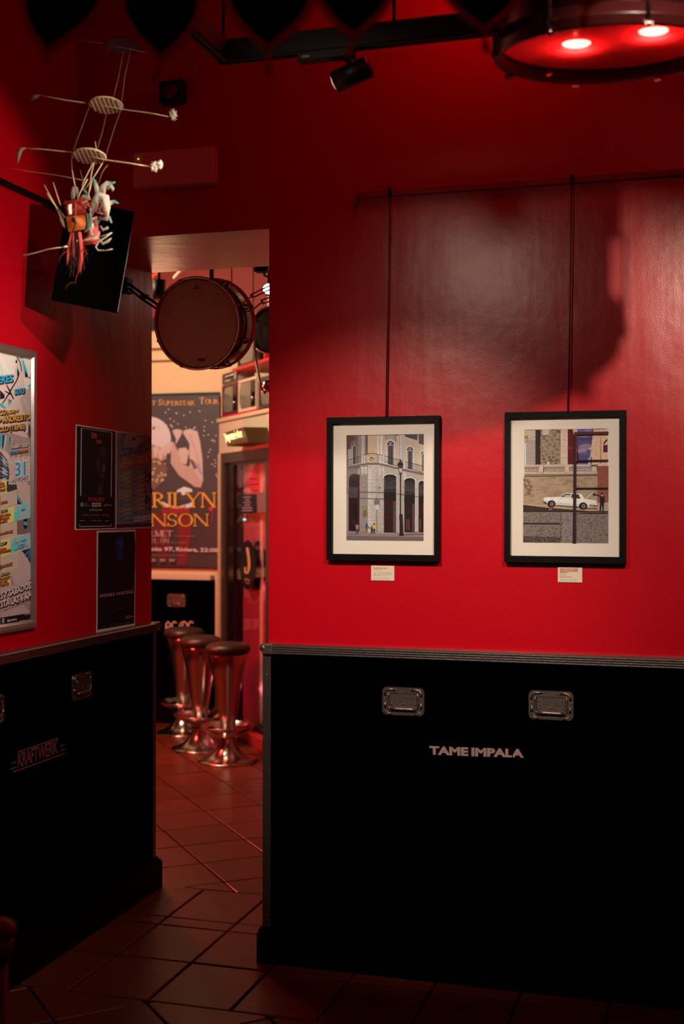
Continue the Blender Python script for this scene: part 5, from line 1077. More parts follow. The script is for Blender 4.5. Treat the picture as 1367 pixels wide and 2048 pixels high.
petal([(120, 432), (124, 442), (130, 452), (134, 458)], [1.5, 4, 4, 2], [(.8, .66, .4)]*4); petal([(152, 434), (152, 440), (155, 446)], [1, 3.5, 1], [(.85, .7, .4)]*3, 'petal', -.028)
for pts, ws in (([(200, 452), (206, 460), (214, 456), (216, 454)], [2, 3, 3, 2]), ([(196, 445), (200, 436), (208, 436)], [2, 4, 2]), ([(198, 478), (206, 488), (216, 482), (223, 476)], [2, 3, 3, 1]), ([(160, 482), (172, 480), (184, 478), (196, 474)], [1.5, 2.5, 3.2, 3])): petal(pts, ws, [(.66, .56, .38)]*len(pts), 'curled_husk')
petal([(224, 465), (212, 474), (197, 483), (191, 494), (196, 501), (212, 501), (225, 498)], [1.2, 1.6, 2, 2, 1.6, 1.2, 1.2], [CRM, CRM, CRM, CRM, CRM, (.5, .3, .2), (.7, .5, .4)], 'curled_stem', -.01, .8)
petal([(198, 473), (210, 471), (224, 465)], [1.2, 1.4, 1], [CRM]*3, 'curled_stem', 0, .8)
# wool tassel
rnd = random.Random(5)
for (x0, x1, xe, ye, r, m) in ((143, 136, 134, 530, .0034, M_WOOL), (146, 147, 147, 512, .0036, M_WOOL), (157, 162, 160, 545, .0056, M_WOOL), (160, 163, 156, 548, .0040, M_WOOL), (145, 140, 144, 536, .0022, M_WOOLB), (150, 148, 152, 530, .0024, M_WOOLB), (152, 154, 154, 540, .0020, M_WOOLB), (142, 134, 138, 535, .0016, M_WOOLB)):
    part('wool_strand', MB().tube([mp(x0, 464), mp((x0+x1)/2, 480), mp(x1, 500, .004), mp((x1+xe)/2, 520), mp(xe, ye)], [r*.7, r, r*1.1, r, r*.3], 8), m, mob, world=True)
for k in range(46):
    x = 149+rnd.gauss(0, 10); m = M_WOOL if rnd.random() < .45 else M_WOOLB; y = 466+rnd.random()*60; part('loose_fibre', MB().tube([mp(x*.5+149*.5, y), mp(x+rnd.uniform(-4, 4), y+12), mp(x+rnd.uniform(-9, 9), y+20+rnd.random()*14)], .00035, 4), m, mob, world=True)
part('loose_fibre', MB().tube([mp(158, 540), mp(153, 552), mp(151, 566), mp(142, 565), mp(135, 570), mp(131, 579)], .0004, 4), M_WOOL, mob, world=True)

# ================================================================== CHAIR AT THE LOWER LEFT CORNER
chp = at(3, 1862, 2.05); ch = thing('chair', 'dark red chair with knobbed back post at the lower left corner', 'chair', (chp.x-.2, chp.y-.15, 0))
M_CH = mat('dark_plum_paint', (0.35, 0.03, 0.14), 0.45, 0, 0.1, 40, 0.15)
for (x, y, h) in ((chp.x, chp.y, chp.z), (chp.x-.38, chp.y-.02, chp.z)):
    part('back_post', MB().tube([(x-.004, y+.03, 0), (x-.008, y+.01, .45), (x-.006, y, h-.05)], [.014, .016, .015], 12), M_CH, ch, world=True)
    part('finial', MB().sphere((x, y, h), .024, 16, 10, (1, 1, .85)).cyl((x-.003, y, h-.05), (x, y, h-.01), .016, .021), M_CH, ch, world=True)
for z in (.56, .70, .82): part('back_rail', MB().box((chp.x-.38, chp.y-.012, z), (chp.x-.01, chp.y+.004, z+.05), None, .004), M_CH, ch, world=True)
part('seat', MB().box((chp.x-.41, chp.y-.43, .435), (chp.x+.02, chp.y+.02, .475), None, .012), M_CH, ch, world=True)
for x in (chp.x-.36, chp.x-.02): part('front_leg', MB().cyl((x, chp.y-.40, 0), (x, chp.y-.39, .44), .014, .018), M_CH, ch, world=True)

# ================================================================== BAR ROOM BEYOND THE OPENING
# case panel and ledge on the back wall: (along=X, up=Z, out=-Y)
WB_ = Matrix(((1, 0, 0, 0), (0, 0, -1, YB), (0, 1, 0, 0), (0, 0, 0, 1)))
cb = thing('flight_case_panel', 'black flight-case panel with band logo behind the bar stools', 'flight case', (-4.5, YB-.02, 0))
part('panel', MB().box((-6.8, 0.125, 0.0005), (-3.555, 1.066, 0.030), WB_), M_BLACK, cb, world=True)
part('ledge', MB().box((-6.8, 1.066, 0.0005), (-3.56, 1.100, 0.075), WB_, .004), M_CREAM, cb, world=True, label='pale top ledge')
case_handle(cb, -3.85, 0.908, WB_ @ Matrix.Translation((0, 0, 0.030)))
PB = Print(lambda x, y: onY(x, y, YB-0.0312), (0, -1, 0), (236, 190, 160))
GO = (206, 128, 100)
def acletter(x, kind, w_=10, h=20, y=1243):
    t_ = 3.1
    if kind == 'A': PB.line([(x+1, y+h), (x+1, y+5), (x+w_/2, y), (x+w_-1, y+5), (x+w_-1, y+h)], t_, GO); PB.line([(x+1, y+h*.55), (x+w_-1, y+h*.55)], t_*.8, GO)
    if kind == 'C': PB.line([(x+w_, y+3), (x+w_*.5, y), (x+1, y+4), (x+1, y+h-3), (x+w_*.5, y+h), (x+w_, y+h-3)], t_, GO)
    if kind == 'D': PB.line([(x+1, y), (x+w_*.6, y+1), (x+w_, y+6), (x+w_, y+h-5), (x+w_*.6, y+h-1), (x+1, y+h), (x+1, y)], t_, GO)
    if kind == '/': PB.poly([(x+7, y+1), (x+2, y+11), (x+5, y+11), (x+1, y+22), (x+9, y+8), (x+6, y+8), (x+9, y+1)], GO)
acletter(331, 'A'); acletter(343, 'C'); acletter(354, '/'); acletter(364, 'D'); acletter(376, 'C')
PB.build('lettering', cb, VINYL, label='angular orange band logo')
struct('baseboard_back', MB().box((-6.85, YB-.055, 0), (-3.57, YB, .12)), M_PLINTH)

# concert poster on the back wall
bp0 = onY(232, 790, YB); bp1 = onY(439.5, 1138, YB)
cp = thing('concert_poster', 'big brown tour poster of a crouching figure above the bar ledge', 'poster', ((bp0.x+bp1.x)/2, YB-.01, bp1.z))
part('board', MB().box((bp0.x, YB-.020, bp1.z), (bp1.x, YB-.0005, bp0.z)), M_BLK, cp, world=True)
P = Print(lambda x, y: onY(x, y, YB-.0212), (0, -1, 0), (232, 190, 150), 4e-5)
def C5(x, y): return (290+x/4.096, 780+y/4.096)
P.poly([(234, 791.5), (439, 789.5), (439, 1136), (233, 1131)], (62, 44, 38))
P.poly([(234, 793), (438, 791), (438, 1000), (234, 1000)], (70, 52, 46))
def p5(pts, c): P.poly([C5(*q) for q in pts], c)
rnd = random.Random(11)
for k in range(70):
    x = 120+rnd.random()*470; y = 150+rnd.random()*560
    if 190 < x < 470 and y > 320: continue
    P.ell(*C5(x, y), 1.3, 1.3, (206, 160, 130), 8)
SK = (184, 142, 116); SK2 = (150, 104, 84)
P.ell(*C5(40, 400), 42, 44, (190, 156, 134), 30); P.line([C5(60, 330), C5(84, 296), C5(110, 300), C5(120, 330)], 1, (150, 118, 100)); P.ell(*C5(72, 312), 3, 4, (120, 92, 80)); p5([(-200, 520), (55, 440), (130, 470), (180, 560), (60, 620), (-180, 760)], (160, 110, 84))
p5([(225, 330), (260, 320), (305, 330), (300, 360), (250, 450), (255, 400), (235, 360)], SK); p5([(320, 330), (370, 318), (430, 340), (450, 420), (470, 560), (475, 740), (455, 800), (400, 790), (330, 720), (370, 600), (360, 520), (365, 440), (310, 350)], SK)
p5([(275, 480), (330, 470), (360, 500), (340, 610), (300, 600), (270, 540)], SK); p5([(210, 600), (215, 500), (200, 440), (230, 420), (270, 500), (300, 600), (400, 650), (470, 760), (455, 800), (390, 780), (280, 700)], (174, 128, 102)); p5([(360, 560), (400, 580), (430, 640), (400, 650)], (110, 66, 52))
for (x, y) in ((80, 480), (120, 500), (160, 470), (190, 450)): p5([(x-14, y), (x+20, y-30), (x+34, y-6), (x+16, y+70), (x-6, y+70)], SK); 
for k in range(14): P.line([C5(360+k*8, 370+k*24), C5(382+k*7, 378+k*23)], 1.2, (110, 96, 92))
for k in range(8): P.line([C5(400+k*8, 600+k*12), C5(440+k*4, 606+k*14)], 1.2, (96, 110, 130))
p5([(-200, 760), (60, 560), (110, 560), (190, 640), (140, 760), (70, 820), (-200, 900)], (104, 70, 48))
for k in range(16): P.ell(*C5(60+rnd.random()*110, 580+rnd.random()*170), 3, 2, (180, 134, 84), 7)
p5([(265, 820), (320, 792), (385, 812), (388, 835), (330, 836), (330, 860), (300, 860), (300, 836), (260, 836)], (196, 178, 164)); p5([(135, 910), (200, 940), (260, 958), (360, 930), (400, 910), (380, 960), (300, 976), (220, 968), (150, 948)], (190, 170, 154))
p5([(130, 975), (360, 965), (370, 1010), (140, 1010)], (140, 30, 26)); p5([(60, 990), (200, 1010), (205, 1320), (190, 1420), (130, 1420), (80, 1300)], (96, 30, 26)); p5([(250, 1010), (390, 1040), (370, 1260), (340, 1435), (260, 1435), (280, 1240)], (110, 30, 26)); P.line([C5(545, 965), C5(558, 1000), C5(548, 1075)], 1.4, (170, 30, 26)); P.ell(*C5(540, 975), 4, 4, (190, 40, 36))
def serif(txt, x, y, h, widths, c, th=None):
    """seriffed capitals drawn stroke by stroke; y = baseline (page units)"""
    s_ = h; T = th or s_*.16; t_ = T*.45
    def V(xx, w_=T, y0=0, y1=1, ser=True):
        P.rect(xx-w_/2, y-h*y1, xx+w_/2, y-h*y0, c)
        if ser:
            for q in (y0, y1): yy = y-h*q; P.rect(xx-w_/2-s_*.09, yy-(0 if q == y1 else t_), xx+w_/2+s_*.09, yy+(t_ if q == y1 else 0), c)
    def Dg(xa, ya, xb, yb, w_): P.poly([(xa-w_/2, y-h*ya), (xa+w_/2, y-h*ya), (xb+w_/2, y-h*yb), (xb-w_/2, y-h*yb)], c)
    def bowl(cx, cy, rx, ry, a0, a1, wmax, n=16):
        L = []; R_ = []
        for k in range(n+1):
            a = math.radians(a0+(a1-a0)*k/n); w_ = t_+(wmax-t_)*abs(math.cos(a))
            L.append((cx+rx*math.cos(a), cy-ry*math.sin(a))); R_.append((cx+(rx-w_)*math.cos(a), cy-(ry-t_)*math.sin(a)))
        m_ = n+1; P.raw(L+R_, [(i, i+1, m_+i+1, m_+i) for i in range(n)], c)
    for ch_, wd in zip(txt, widths):
        if ch_ == ' ': x += wd; continue
        l = x+T*.7; r = x+wd-T*.7
        if ch_ == 'I': V(x+wd/2)
        elif ch_ == 'L': V(l+T*.2); P.rect(l, y-t_, r+T*.3, y, c); P.poly([(r+T*.3, y), (r, y-t_), (r+T*.3, y-h*.26)], c)
        elif ch_ == 'N': V(l, t_*1.2); V(r, t_*1.2); Dg(l, 1, r, 0, T*1.2)
        elif ch_ == 'M': V(l, t_*1.2); V(r, T); Dg(l, 1, (l+r)/2, 0.02, T*1.1); Dg(r, 1, (l+r)/2, 0.02, t_*1.3)
        elif ch_ == 'A': Dg((l+r)/2, 1, l-T*.2, 0, t_*1.3); Dg((l+r)/2, 1, r+T*.2, 0, T*1.15); P.rect(l+wd*.1, y-h*.34, r-wd*.05, y-h*.34+t_, c); P.rect(l-T*.8, y-t_, l+T*.5, y, c); P.rect(r-T*.5, y-t_, r+T*.8, y, c)
        elif ch_ == 'Y': Dg(l-T*.2, 1, (l+r)/2, .45, T*1.1); Dg(r+T*.2, 1, (l+r)/2, .45, t_*1.3); V((l+r)/2, T, 0, .5, False); P.rect((l+r)/2-T*1.1, y-t_, (l+r)/2+T*1.1, y, c); P.rect(l-T*.9, y-h, l+T*.6, y-h+t_, c); P.rect(r-T*.5, y-h, r+T*.9, y-h+t_, c)
        elif ch_ in 'RP': V(l+T*.2); bowl(l+T*.4, y-h*.74, (r-l)*.78, h*.27, -90, 90, T); 
        elif ch_ in 'OQ': bowl((l+r)/2, y-h/2, (r-l)/2+T*.5, h*.52, 0, 360, T*1.1, 28)
        elif ch_ == 'C': bowl((l+r)/2, y-h/2, (r-l)/2+T*.5, h*.52, 45, 315, T*1.1, 22); P.rect(r-t_, y-h*.95, r+t_*.6, y-h*.68, c)
        elif ch_ == 'D': V(l+T*.2); bowl(l+T*.4, y-h*.5, (r-l)*.98, h*.5, -90, 90, T)
        elif ch_ == 'S': bowl((l+r)/2, y-h*.74, (r-l)*.52, h*.28, 20, 260, T*.8); bowl((l+r)/2, y-h*.26, (r-l)*.56, h*.28, -160, 80, T*.9); P.rect(r-t_, y-h*.98, r+t_*.3, y-h*.72, c); P.rect(l-t_*.3, y-h*.28, l+t_, y-h*.02, c); Dg(l+wd*.1, .60, r-wd*.1, .40, T*1.1)
        elif ch_ == 'T': V((l+r)/2, T, 0, 1, False); P.rect(l-T*.4, y-h, r+T*.4, y-h+t_, c); P.rect((l+r)/2-T, y-t_, (l+r)/2+T, y, c); P.rect(l-T*.4, y-h, l-T*.4+t_, y-h*.76, c); P.rect(r+T*.4-t_, y-h, r+T*.4, y-h*.76, c)
        elif ch_ in 'EF':
            V(l+T*.2); P.rect(l, y-h, r+T*.2, y-h+t_, c); P.rect(l, y-h*.53, r-T*.4, y-h*.53+t_, c); P.rect(r+T*.2-t_, y-h, r+T*.2, y-h*.78, c)
            if ch_ == 'E': P.rect(l, y-t_, r+T*.3, y, c); P.rect(r+T*.3-t_, y-h*.24, r+T*.3, y, c)
        elif ch_ == 'H': V(l); V(r); P.rect(l, y-h*.53, r, y-h*.53+t_, c)
        elif ch_ == 'U': V(l, T, .3, 1, False); V(r, t_*1.3, .3, 1, False); bowl((l+r)/2, y-h*.32, (r-l)/2+T*.4, h*.33, 180, 360, T); P.rect(l-T, y-h, l+T, y-h+t_, c); P.rect(r-T, y-h, r+T, y-h+t_, c)
        if ch_ == 'R': Dg(l+(r-l)*.35, .5, r+T*.4, 0, T*1.1); P.rect(r-T*.4, y-t_, r+T*1.1, y, c)
        x += wd
    return x
GOLD = (206, 130, 40); DKO = (40, 24, 14)
for cc, dx in ((DKO, 1.0), (GOLD, 0)):
    serif('MARILYN', 246.5+dx, 1015+dx*.5, 30, [33, 26, 27.5, 13.5, 25, 31, 30], cc)
    serif('MANSON', 249+dx, 1052.5+dx*.5, 25, [29, 25, 30.5, 23, 31.5, 30], cc)
serif('T', 303, 811, 9, [11], (216, 134, 64)); serif('S', 317, 811, 12, [9], (216, 134, 64)); serif('UPERSTAR', 327, 811, 9, [8.5, 8, 7.5, 8, 6.5, 8, 9, 8.5], (216, 134, 64)); serif('T', 399, 808.5, 13, [12], (216, 134, 64)); serif('OUR', 411, 808.5, 9.5, [9.5, 9, 8.5], (216, 134, 64)); serif('ANTICHRIS', 238, 811, 9, [7, 8, 8, 4, 7, 8, 8, 4, 6], (216, 134, 64))
serif('HE', 284, 1073, 12, [10, 9], (190, 130, 110)); serif('LMET', 302.5, 1073, 12, [9, 14, 10, 11], (190, 130, 110)); serif('FI', 290, 1086, 8, [7, 4], (176, 116, 96)); serif('ST', 302, 1086, 8, [6, 7], (176, 116, 96)); serif('ON', 323, 1086, 9.5, [8, 9], (176, 116, 96)); P.rect(316.5, 1084.6, 318, 1086, (176, 116, 96))
P.text('Gira en espanol', (352, 1073), (390, 1073), 2.6, (150, 92, 74), .01); P.text('Gira en espanol', (342, 1086), (376, 1086), 2.4, (150, 92, 74), .01)
P.text('Junio 97,', (291, 1101), (350, 1102), 7.6, (206, 160, 130), .025); P.text('Riviera,', (354, 1102), (398, 1103), 7.6, (206, 160, 130), .025); P.text('22:00', (402, 1103), (437, 1104), 7.4, (206, 160, 130), .025)
P.text('Entradas anticipadas en tiendas de discos', (300, 1111), (369, 1111), 2, (150, 96, 78), .01)
for (x, tx) in ((302, 'mm'), (321, 'Radio'), (340, 'Discos')): P.rect(x, 1116, x+12, 1125, (86, 60, 50)); P.text(tx, (x+1, 1121), (x+11, 1121), 3, (190, 140, 110), .03)
P.build('print', cp, PAPER, label='printed concert artwork')

# ---- diagonal door unit; local frame: u along the unit, z up, n towards the room
U_ = Vector((.64, -.768, 0)); N_ = Vector((-.768, -.64, 0)); O_ = Vector((-3.52, 4.42, 0))
DM = frame_matrix(O_, U_, Vector((0, 0, 1)), N_)           # (u, z, n)
def hitD(x, y, off=0.0): return plane_hit(x, y, O_+N_*off, N_)
du = thing('door_unit', 'dark framed glass door with oval black sticker beside the bar stools', 'glass door', DM)
M_BRN = mat('dark_brown_frame', (0.055, 0.035, 0.025), 0.4, 0, 0.06, 60, 0.15)
M_DKB = mat('near_black_frame', (0.006, 0.004, 0.005), 0.3, 0, 0.05, 60, 0.15)
part('door_frame', MB().box((0.056, 0.0, -0.04), (0.125, 1.995, 0.0)).box((0.125, 1.925, -0.06), (1.10, 1.995, 0.0)).box((1.035, 0.0, -0.06), (1.10, 1.925, 0.0)), M_BRN, du)
part('door_leaf', MB().box((0.127, 0.0, -0.055), (0.285, 1.925, -0.022)).box((0.285, 1.905, -0.055), (1.035, 1.925, -0.022)).box((1.02, 0.0, -0.055), (1.035, 1.905, -0.022)).box((0.285, 0.0, -0.055), (1.02, 0.10, -0.022)), M_DKB, du)
part('glass', MB().box((0.285, 0.10, -0.042), (1.02, 1.905, -0.036)), M_GLASS, du)
part('sill', MB().box((0.30, 0.0, -0.02), (1.10, 0.075, 0.045), None, .004), mat('red_painted_sill', (0.45, 0.03, 0.03), 0.35), du, label='red sill')
P = Print(lambda x, y: hitD(x, y, -.0355), N_, (210, 160, 130), 3e-5)
P.ell(495, 1130, 16.2, 49.5, (14, 9, 9), 32)
P.line([(494.0, 1095), (496.5, 1112), (497.8, 1126), (497.6, 1136), (494.5, 1146), (491, 1146), (489.4, 1140), (490.4, 1134)], [5.5, 5.2, 5.2, 5.2, 4, 3.8, 3.6, 3.2], (176, 106, 60)); P.text('JOTA', (489, 1160), (500, 1163), 4, (176, 100, 40), .03); P.text('BAR', (491, 1166), (499, 1168), 1.8, (176, 100, 40), .03)
P.build('sticker', du, PAPER, label='black oval sticker with curled pale letter')
P = Print(lambda x, y: hitD(x, y, -.0355), N_, (210, 160, 130), 3e-5)
P.poly([(477, 990), (513, 988), (513, 1026), (477, 1028)], (22, 16, 22))
for k, (a_, b_) in enumerate(((486, 502), (490, 499), (487, 501), (488, 500), (484, 504), (484, 505))): P.text('HORARIO', (a_, 995.6+k*5.4), (b_, 995+k*5.4), 2.6, (160, 110, 90), .03)
P.text('MM', (478.5, 1012), (482.6, 1012), 2.0, (120, 84, 74), .03)
P.build('hours_sign', du, PAPER, label='small black opening-hours sign')
P = Print(lambda x, y: hitD(x, y, -.0355), N_, (210, 160, 130), 3e-5)
P.poly([(514, 986), (531, 984), (531, 1024), (514, 1026)], (110, 64, 50))
P.build('brown_note', du, PAPER)
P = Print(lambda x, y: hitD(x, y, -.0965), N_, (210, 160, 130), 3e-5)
P.ell(517, 1130, 15.5, 49, (14, 9, 9), 32); P.build('sticker_reflection', du, PAPER, label='reflection of the oval sticker, painted dark behind the glass')  # mirror image of the sticker painted as a dark oval on the panel
# shallow lobby panel seen through the glass
M_PINK = mat('lobby_pink_red', (0.52, 0.08, 0.12), 0.45, 0, 0.05, 20, 0.12)
struct('wall_lobby', MB().box((0.288, 0.0, -0.12), (1.09, 1.99, -0.10), DM), M_PINK)
struct('wall_lobby_side', MB().box((0.27, 0.0, -0.10), (0.284, 1.99, -0.058), DM), M_DKB)
struct('trim_4', MB().box((0.66, 0.10, -0.0995), (0.72, 1.90, -0.092), DM), mat('pale_rose_strip', (0.8, 0.38, 0.34), 0.5))
struct('trim_5', MB().box((0.288, 0.10, -0.0995), (1.03, 0.96, -0.096), DM), mat('dark_rose_panel', (0.45, 0.03, 0.07), 0.4))
vc = thing('notice_sheet', 'bright red printed notice behind the upper door glass', 'notice', DM @ Matrix.Translation((.60, 1.62, -.0955)))
part('paper', MB().box((-.20, -.02, 0), (.055, .28, .001)), mat('red_notice', (.85, .04, .07), .5, 0, .02, 50, .05), vc)
part('text_lines', MB().box((-.17, .06, .001), (.02, .066, .0016)).box((-.17, .10, .001), (.0, .106, .0016)).box((-.17, .14, .001), (.02, .146, .0016)).box((-.17, .18, .001), (-.02, .186, .0016)), M_DKB, vc)
ld = thing('blue_glint', 'blue reflection in the door glass, built as a small glowing strip', 'glint', DM @ Matrix.Translation((.33, 1.515, -.098)))  # blue glint in the glass imitated by a small emissive strip
part('strip', MB().box((-.025, -.006, .004), (.025, .006, .008)), mat('blue_glint_glow', (.2, .6, .8), .4, emit=(.25, .75, 1.0), estr=2.2), ld)
part('glint_backing', MB().box((-.028, -.010, -.0015), (.028, .010, .004)), M_DKB, ld)
for (u_, z_) in ((.80, 1.80), (.80, 1.05), (.70, .35)): point('lobby_fill', DM @ Vector((u_, z_, -.066)), .10, (1.0, .42, .45), .015)  # unseen fill lights added to brighten the panel behind the glass

# bulkhead above the door, lit box sign, screens on top
bk = thing('bulkhead', 'pale painted panelled bulkhead over the glass door', 'bulkhead', DM @ Matrix.Translation((0, 1.996, 0)))
part('panel', MB().box((0.03, 1.996, -.030), (1.5, 2.225, 0.004), DM), M_CREAM, bk, world=True)
part('cap', MB().box((0.07, 2.225, -.09), (.30, 2.252, 0.020), DM, .003).box((0.30, 2.225, -.26), (1.5, 2.252, 0.020), DM, .003).box((0.015, 2.225, -.012), (.07, 2.252, 0.020), DM, .003), M_CREAM, bk, world=True)
part('corner_post', MB().box((0.018, 0.0, -.012), (0.052, 1.996, 0.010), DM), M_CREAM, bk, world=True, label='pale corner post')
pB_ = hitD(455, 893, .16); q0 = hitD(448, 866, .16)
sg = thing('light_box_sign', 'small brown box with glowing yellow gothic lettering on the bulkhead', 'sign', DM @ Matrix.Translation((.42, 2.045, .09)))
sTL, sTR, sBR, sBL = hitD(447, 866, .16), hitD(487, 854, .16), hitD(496, 884, .16), hitD(455, 893, .16)
mb = MB(); ex = N_*-.155+U_*.03
mb.add([sTL, sTR, sBR, sBL, sTL+ex, sTR+ex, sBR+ex, sBL+ex], [(0, 1, 2, 3), (4, 7, 6, 5), (0, 4, 5, 1), (1, 5, 6, 2), (2, 6, 7, 3), (3, 7, 4, 0)])
part('box', mb, mat('brown_sign_box', (.055, .026, .008), .45, 0, .05, 60, .2), sg, world=True)
# neon lettering, blackletter strokes as glass tubes
neon = MB(); cx_, cy_ = (sTL+sTR+sBR+sBL)/4, None; ux = (sTR-sTL); uy = (sTL-sBL)
def SP(a, b): return sBL+ux*a+uy*b+(sBR-sBL-ux)*a*(1-b)+N_*.012
LET = {'J': [[(.9, 1.25), (.3, 1.15), (.7, 1.0), (.7, .0), (.4, -.25), (.1, -.15)]], 'a': [[(.1, .7), (.5, .85), (.8, .65), (.8, 0), (1, .05)], [(.8, .1), (.4, 0), (.15, .2), (.3, .45), (.8, .45)], [(.3, 1.05), (.35, 1.12)], [(.65, 1.05), (.7, 1.12)]], 'g': [[(.8, .8), (.3, .8), (.15, .45), (.3, .1), (.8, .15)], [(.8, .85), (.8, -.3), (.4, -.4), (.15, -.25)]],
       'e': [[(.15, .4), (.8, .5), (.6, .85), (.25, .75), (.15, .3), (.4, 0), (.85, .1)]], 'r': [[(.3, .85), (.3, 0)], [(.3, .6), (.6, .85), (.85, .75)]], 'm': [[(.1, .85), (.1, 0)], [(.1, .7), (.35, .85), (.5, .7), (.5, 0)], [(.5, .7), (.75, .85), (.9, .7), (.9, 0)]], 'i': [[(.5, .85), (.5, 0)], [(.5, 1.1), (.5, 1.18)]], 's': [[(.8, .75), (.4, .85), (.25, .65), (.7, .35), (.7, .1), (.2, .02)]], 't': [[(.45, 1.2), (.45, .1), (.8, .05)], [(.15, .85), (.8, .85)]]}
word = 'Jagermeister'; n_ = len(word)
for i, chh in enumerate(word):
    for s_ in LET[chh]: neon.tube([SP(.06+.87*(i+px*.86)/n_, .38+py*.42) for px, py in s_], 0.0021, 6)
part('neon_lettering', neon, mat('yellow_neon', (1, .8, .4), .4, emit=(1.0, .66, .26), estr=2.2), sg, world=True, label='glowing yellow gothic lettering')
point('sign_glow', (sTL+sTR+sBR+sBL)/4+N_*.09, .05, (1, .66, .3), .05)

M_SCREEN = mat('grey_crt_glass', (0.16, 0.17, 0.155), 0.16, 0, 0.02, 8, 0.15, 0.7)
def tv(name, label, u0, u1, z0, z1, nf_, body, bezel, ctrl='right', knobs=3, depth=.26, tilt=0):
    t = thing(name, label, 'television', DM @ Matrix.Translation(((u0+u1)/2, z0, nf_)), 'old televisions above the bar door')
    w_ = u1-u0; h = z1-z0; x0, x1 = -w_/2, w_/2
    sc0, sc1 = (x0+.03*w_, x0+.70*w_) if ctrl == 'right' else (x0+.05*w_, x1-.05*w_)
    part('cabinet', MB().box((x0, 0, -depth), (x1, h, -.004), None, .006), body, t)
    part('bezel', MB().ring_frame((x0, 0, x1, h), (sc0, h*.08, sc1, h*.92), -.004, .006), bezel, t)
    N = 10; vs = []
    for j in range(N+1):
        for i in range(N+1):
            a_, b_ = i/N*2-1, j/N*2-1; ax = a_*math.sqrt(1-b_*b_*.10); bx = b_*math.sqrt(1-a_*a_*.10)
            vs.append(((sc0+sc1)/2+ax*(sc1-sc0)/2*.97, h/2+bx*h*.42*.97, .010*(1-a_*a_*.5-b_*b_*.5)-.004))
    part('screen', MB().add(vs, [(j*(N+1)+i, j*(N+1)+i+1, (j+1)*(N+1)+i+1, (j+1)*(N+1)+i) for j in range(N) for i in range(N)], True), M_SCREEN, t)
    if ctrl == 'right':
        c = part('control_panel', MB().box((sc1+.01*w_, h*.08, -.003), (x1-.03*w_, h*.92, .008), None, .002), M_DKB, t)
        for k in range(knobs): part('knob', MB().cyl(((sc1+x1)/2, h*(.2+.14*k), .008), ((sc1+x1)/2, h*(.2+.14*k), .020), .013*w_/.35, n=14), M_CHROME if k % 2 else M_BLK, t, c)
        part('grille_slot', MB().box((sc1+.05*w_, h*.64, .008), (x1-.06*w_, h*.655, .0095)).box((sc1+.05*w_, h*.70, .008), (x1-.06*w_, h*.715, .0095)).box((sc1+.05*w_, h*.76, .008), (x1-.06*w_, h*.775, .0095)), M_STEEL, t, c)
    return t
M_TVR = mat('dark_red_cabinet', (.12, .01, .01), .35, 0, .03, 50, .1); M_TVW = mat('cream_cabinet', (.66, .58, .44), .4, 0, .03, 50, .05); M_TVB = mat('black_cabinet_gloss', (.01, .01, .01), .3)
tv('television', 'small dark red television with grey screen left on the bulkhead', .105, .455, 2.268, 2.490, .0, M_TVR, M_TVR, 'right', 3, .13)
tv('television', 'small cream television second on the bulkhead', .475, .855, 2.268, 2.490, .0, M_TVW, M_TVW, 'right', 3, .22)
tv('television', 'grey-screened television partly cut off at the doorway edge', .905, 1.34, 2.268, 2.470, .0, M_TVB, M_STEEL, 'none', 0)
tv('television', 'larger black television on the red shelf above the small sets', .52, .98, 2.575, 2.80, .02, M_TVB, M_TVB, 'right', 2, .26)
rs = thing('wall_shelf', 'glossy red shelf under the larger black television', 'shelf', DM @ Matrix.Translation((.75, 2.553, 0)))
part('board', MB().box((.47, 2.553, -.28), (1.30, 2.574, .05), DM, .004), mat('glossy_red_shelf', (.55, .008, .015), .3, 0, .02, 30, .05), rs, world=True)
part('upright', MB().box((1.10, 2.574, -.26), (1.125, 2.72, .04), DM, .004), mat('glossy_red_shelf', (.55, .008, .015)), rs, world=True)
sh2 = thing('red_strip', 'thin red strip board under the small televisions', 'board', DM @ Matrix.Translation((.3, 2.254, 0)))
part('board', MB().box((.09, 2.2525, -.10), (.90, 2.2665, .012), DM), mat('glossy_red_shelf', (.55, .008, .015)), sh2, world=True)
rd = thing('radio', 'small black and silver radio on top of the dark red television', 'radio', DM @ Matrix.Translation((.28, 2.4915, 0)))
part('body', MB().box((-.18, 0, -.12), (.19, .085, 0), None, .004), mat('radio_body', (.30, .26, .22), .4), rd)
part('dial_panel', MB().box((-.172, .008, 0), (.182, .077, .006)), M_DKB, rd)
for k in range(4): part('knob', MB().cyl((-.05+k*.05, .052, .006), (-.05+k*.05, .052, .018), .010, n=12), M_CHROME, rd)
part('button_row', MB().box((-.10, .018, .006), (.02, .026, .009)).box((.12, .02, .006), (.14, .07, .009)), mat('pale_buttons', (.6, .55, .5), .4), rd)
# back wall part above the bulkhead, behind the sets
struct('wall_diagonal', MB().box((0.16, 2.0, -.40), (2.95, ZC, -.30), DM), M_BARWALL)
struct('wall_diagonal_end', MB().box((1.105, 0.0, -.10), (2.95, 1.996, -.02), DM), M_BARRED)

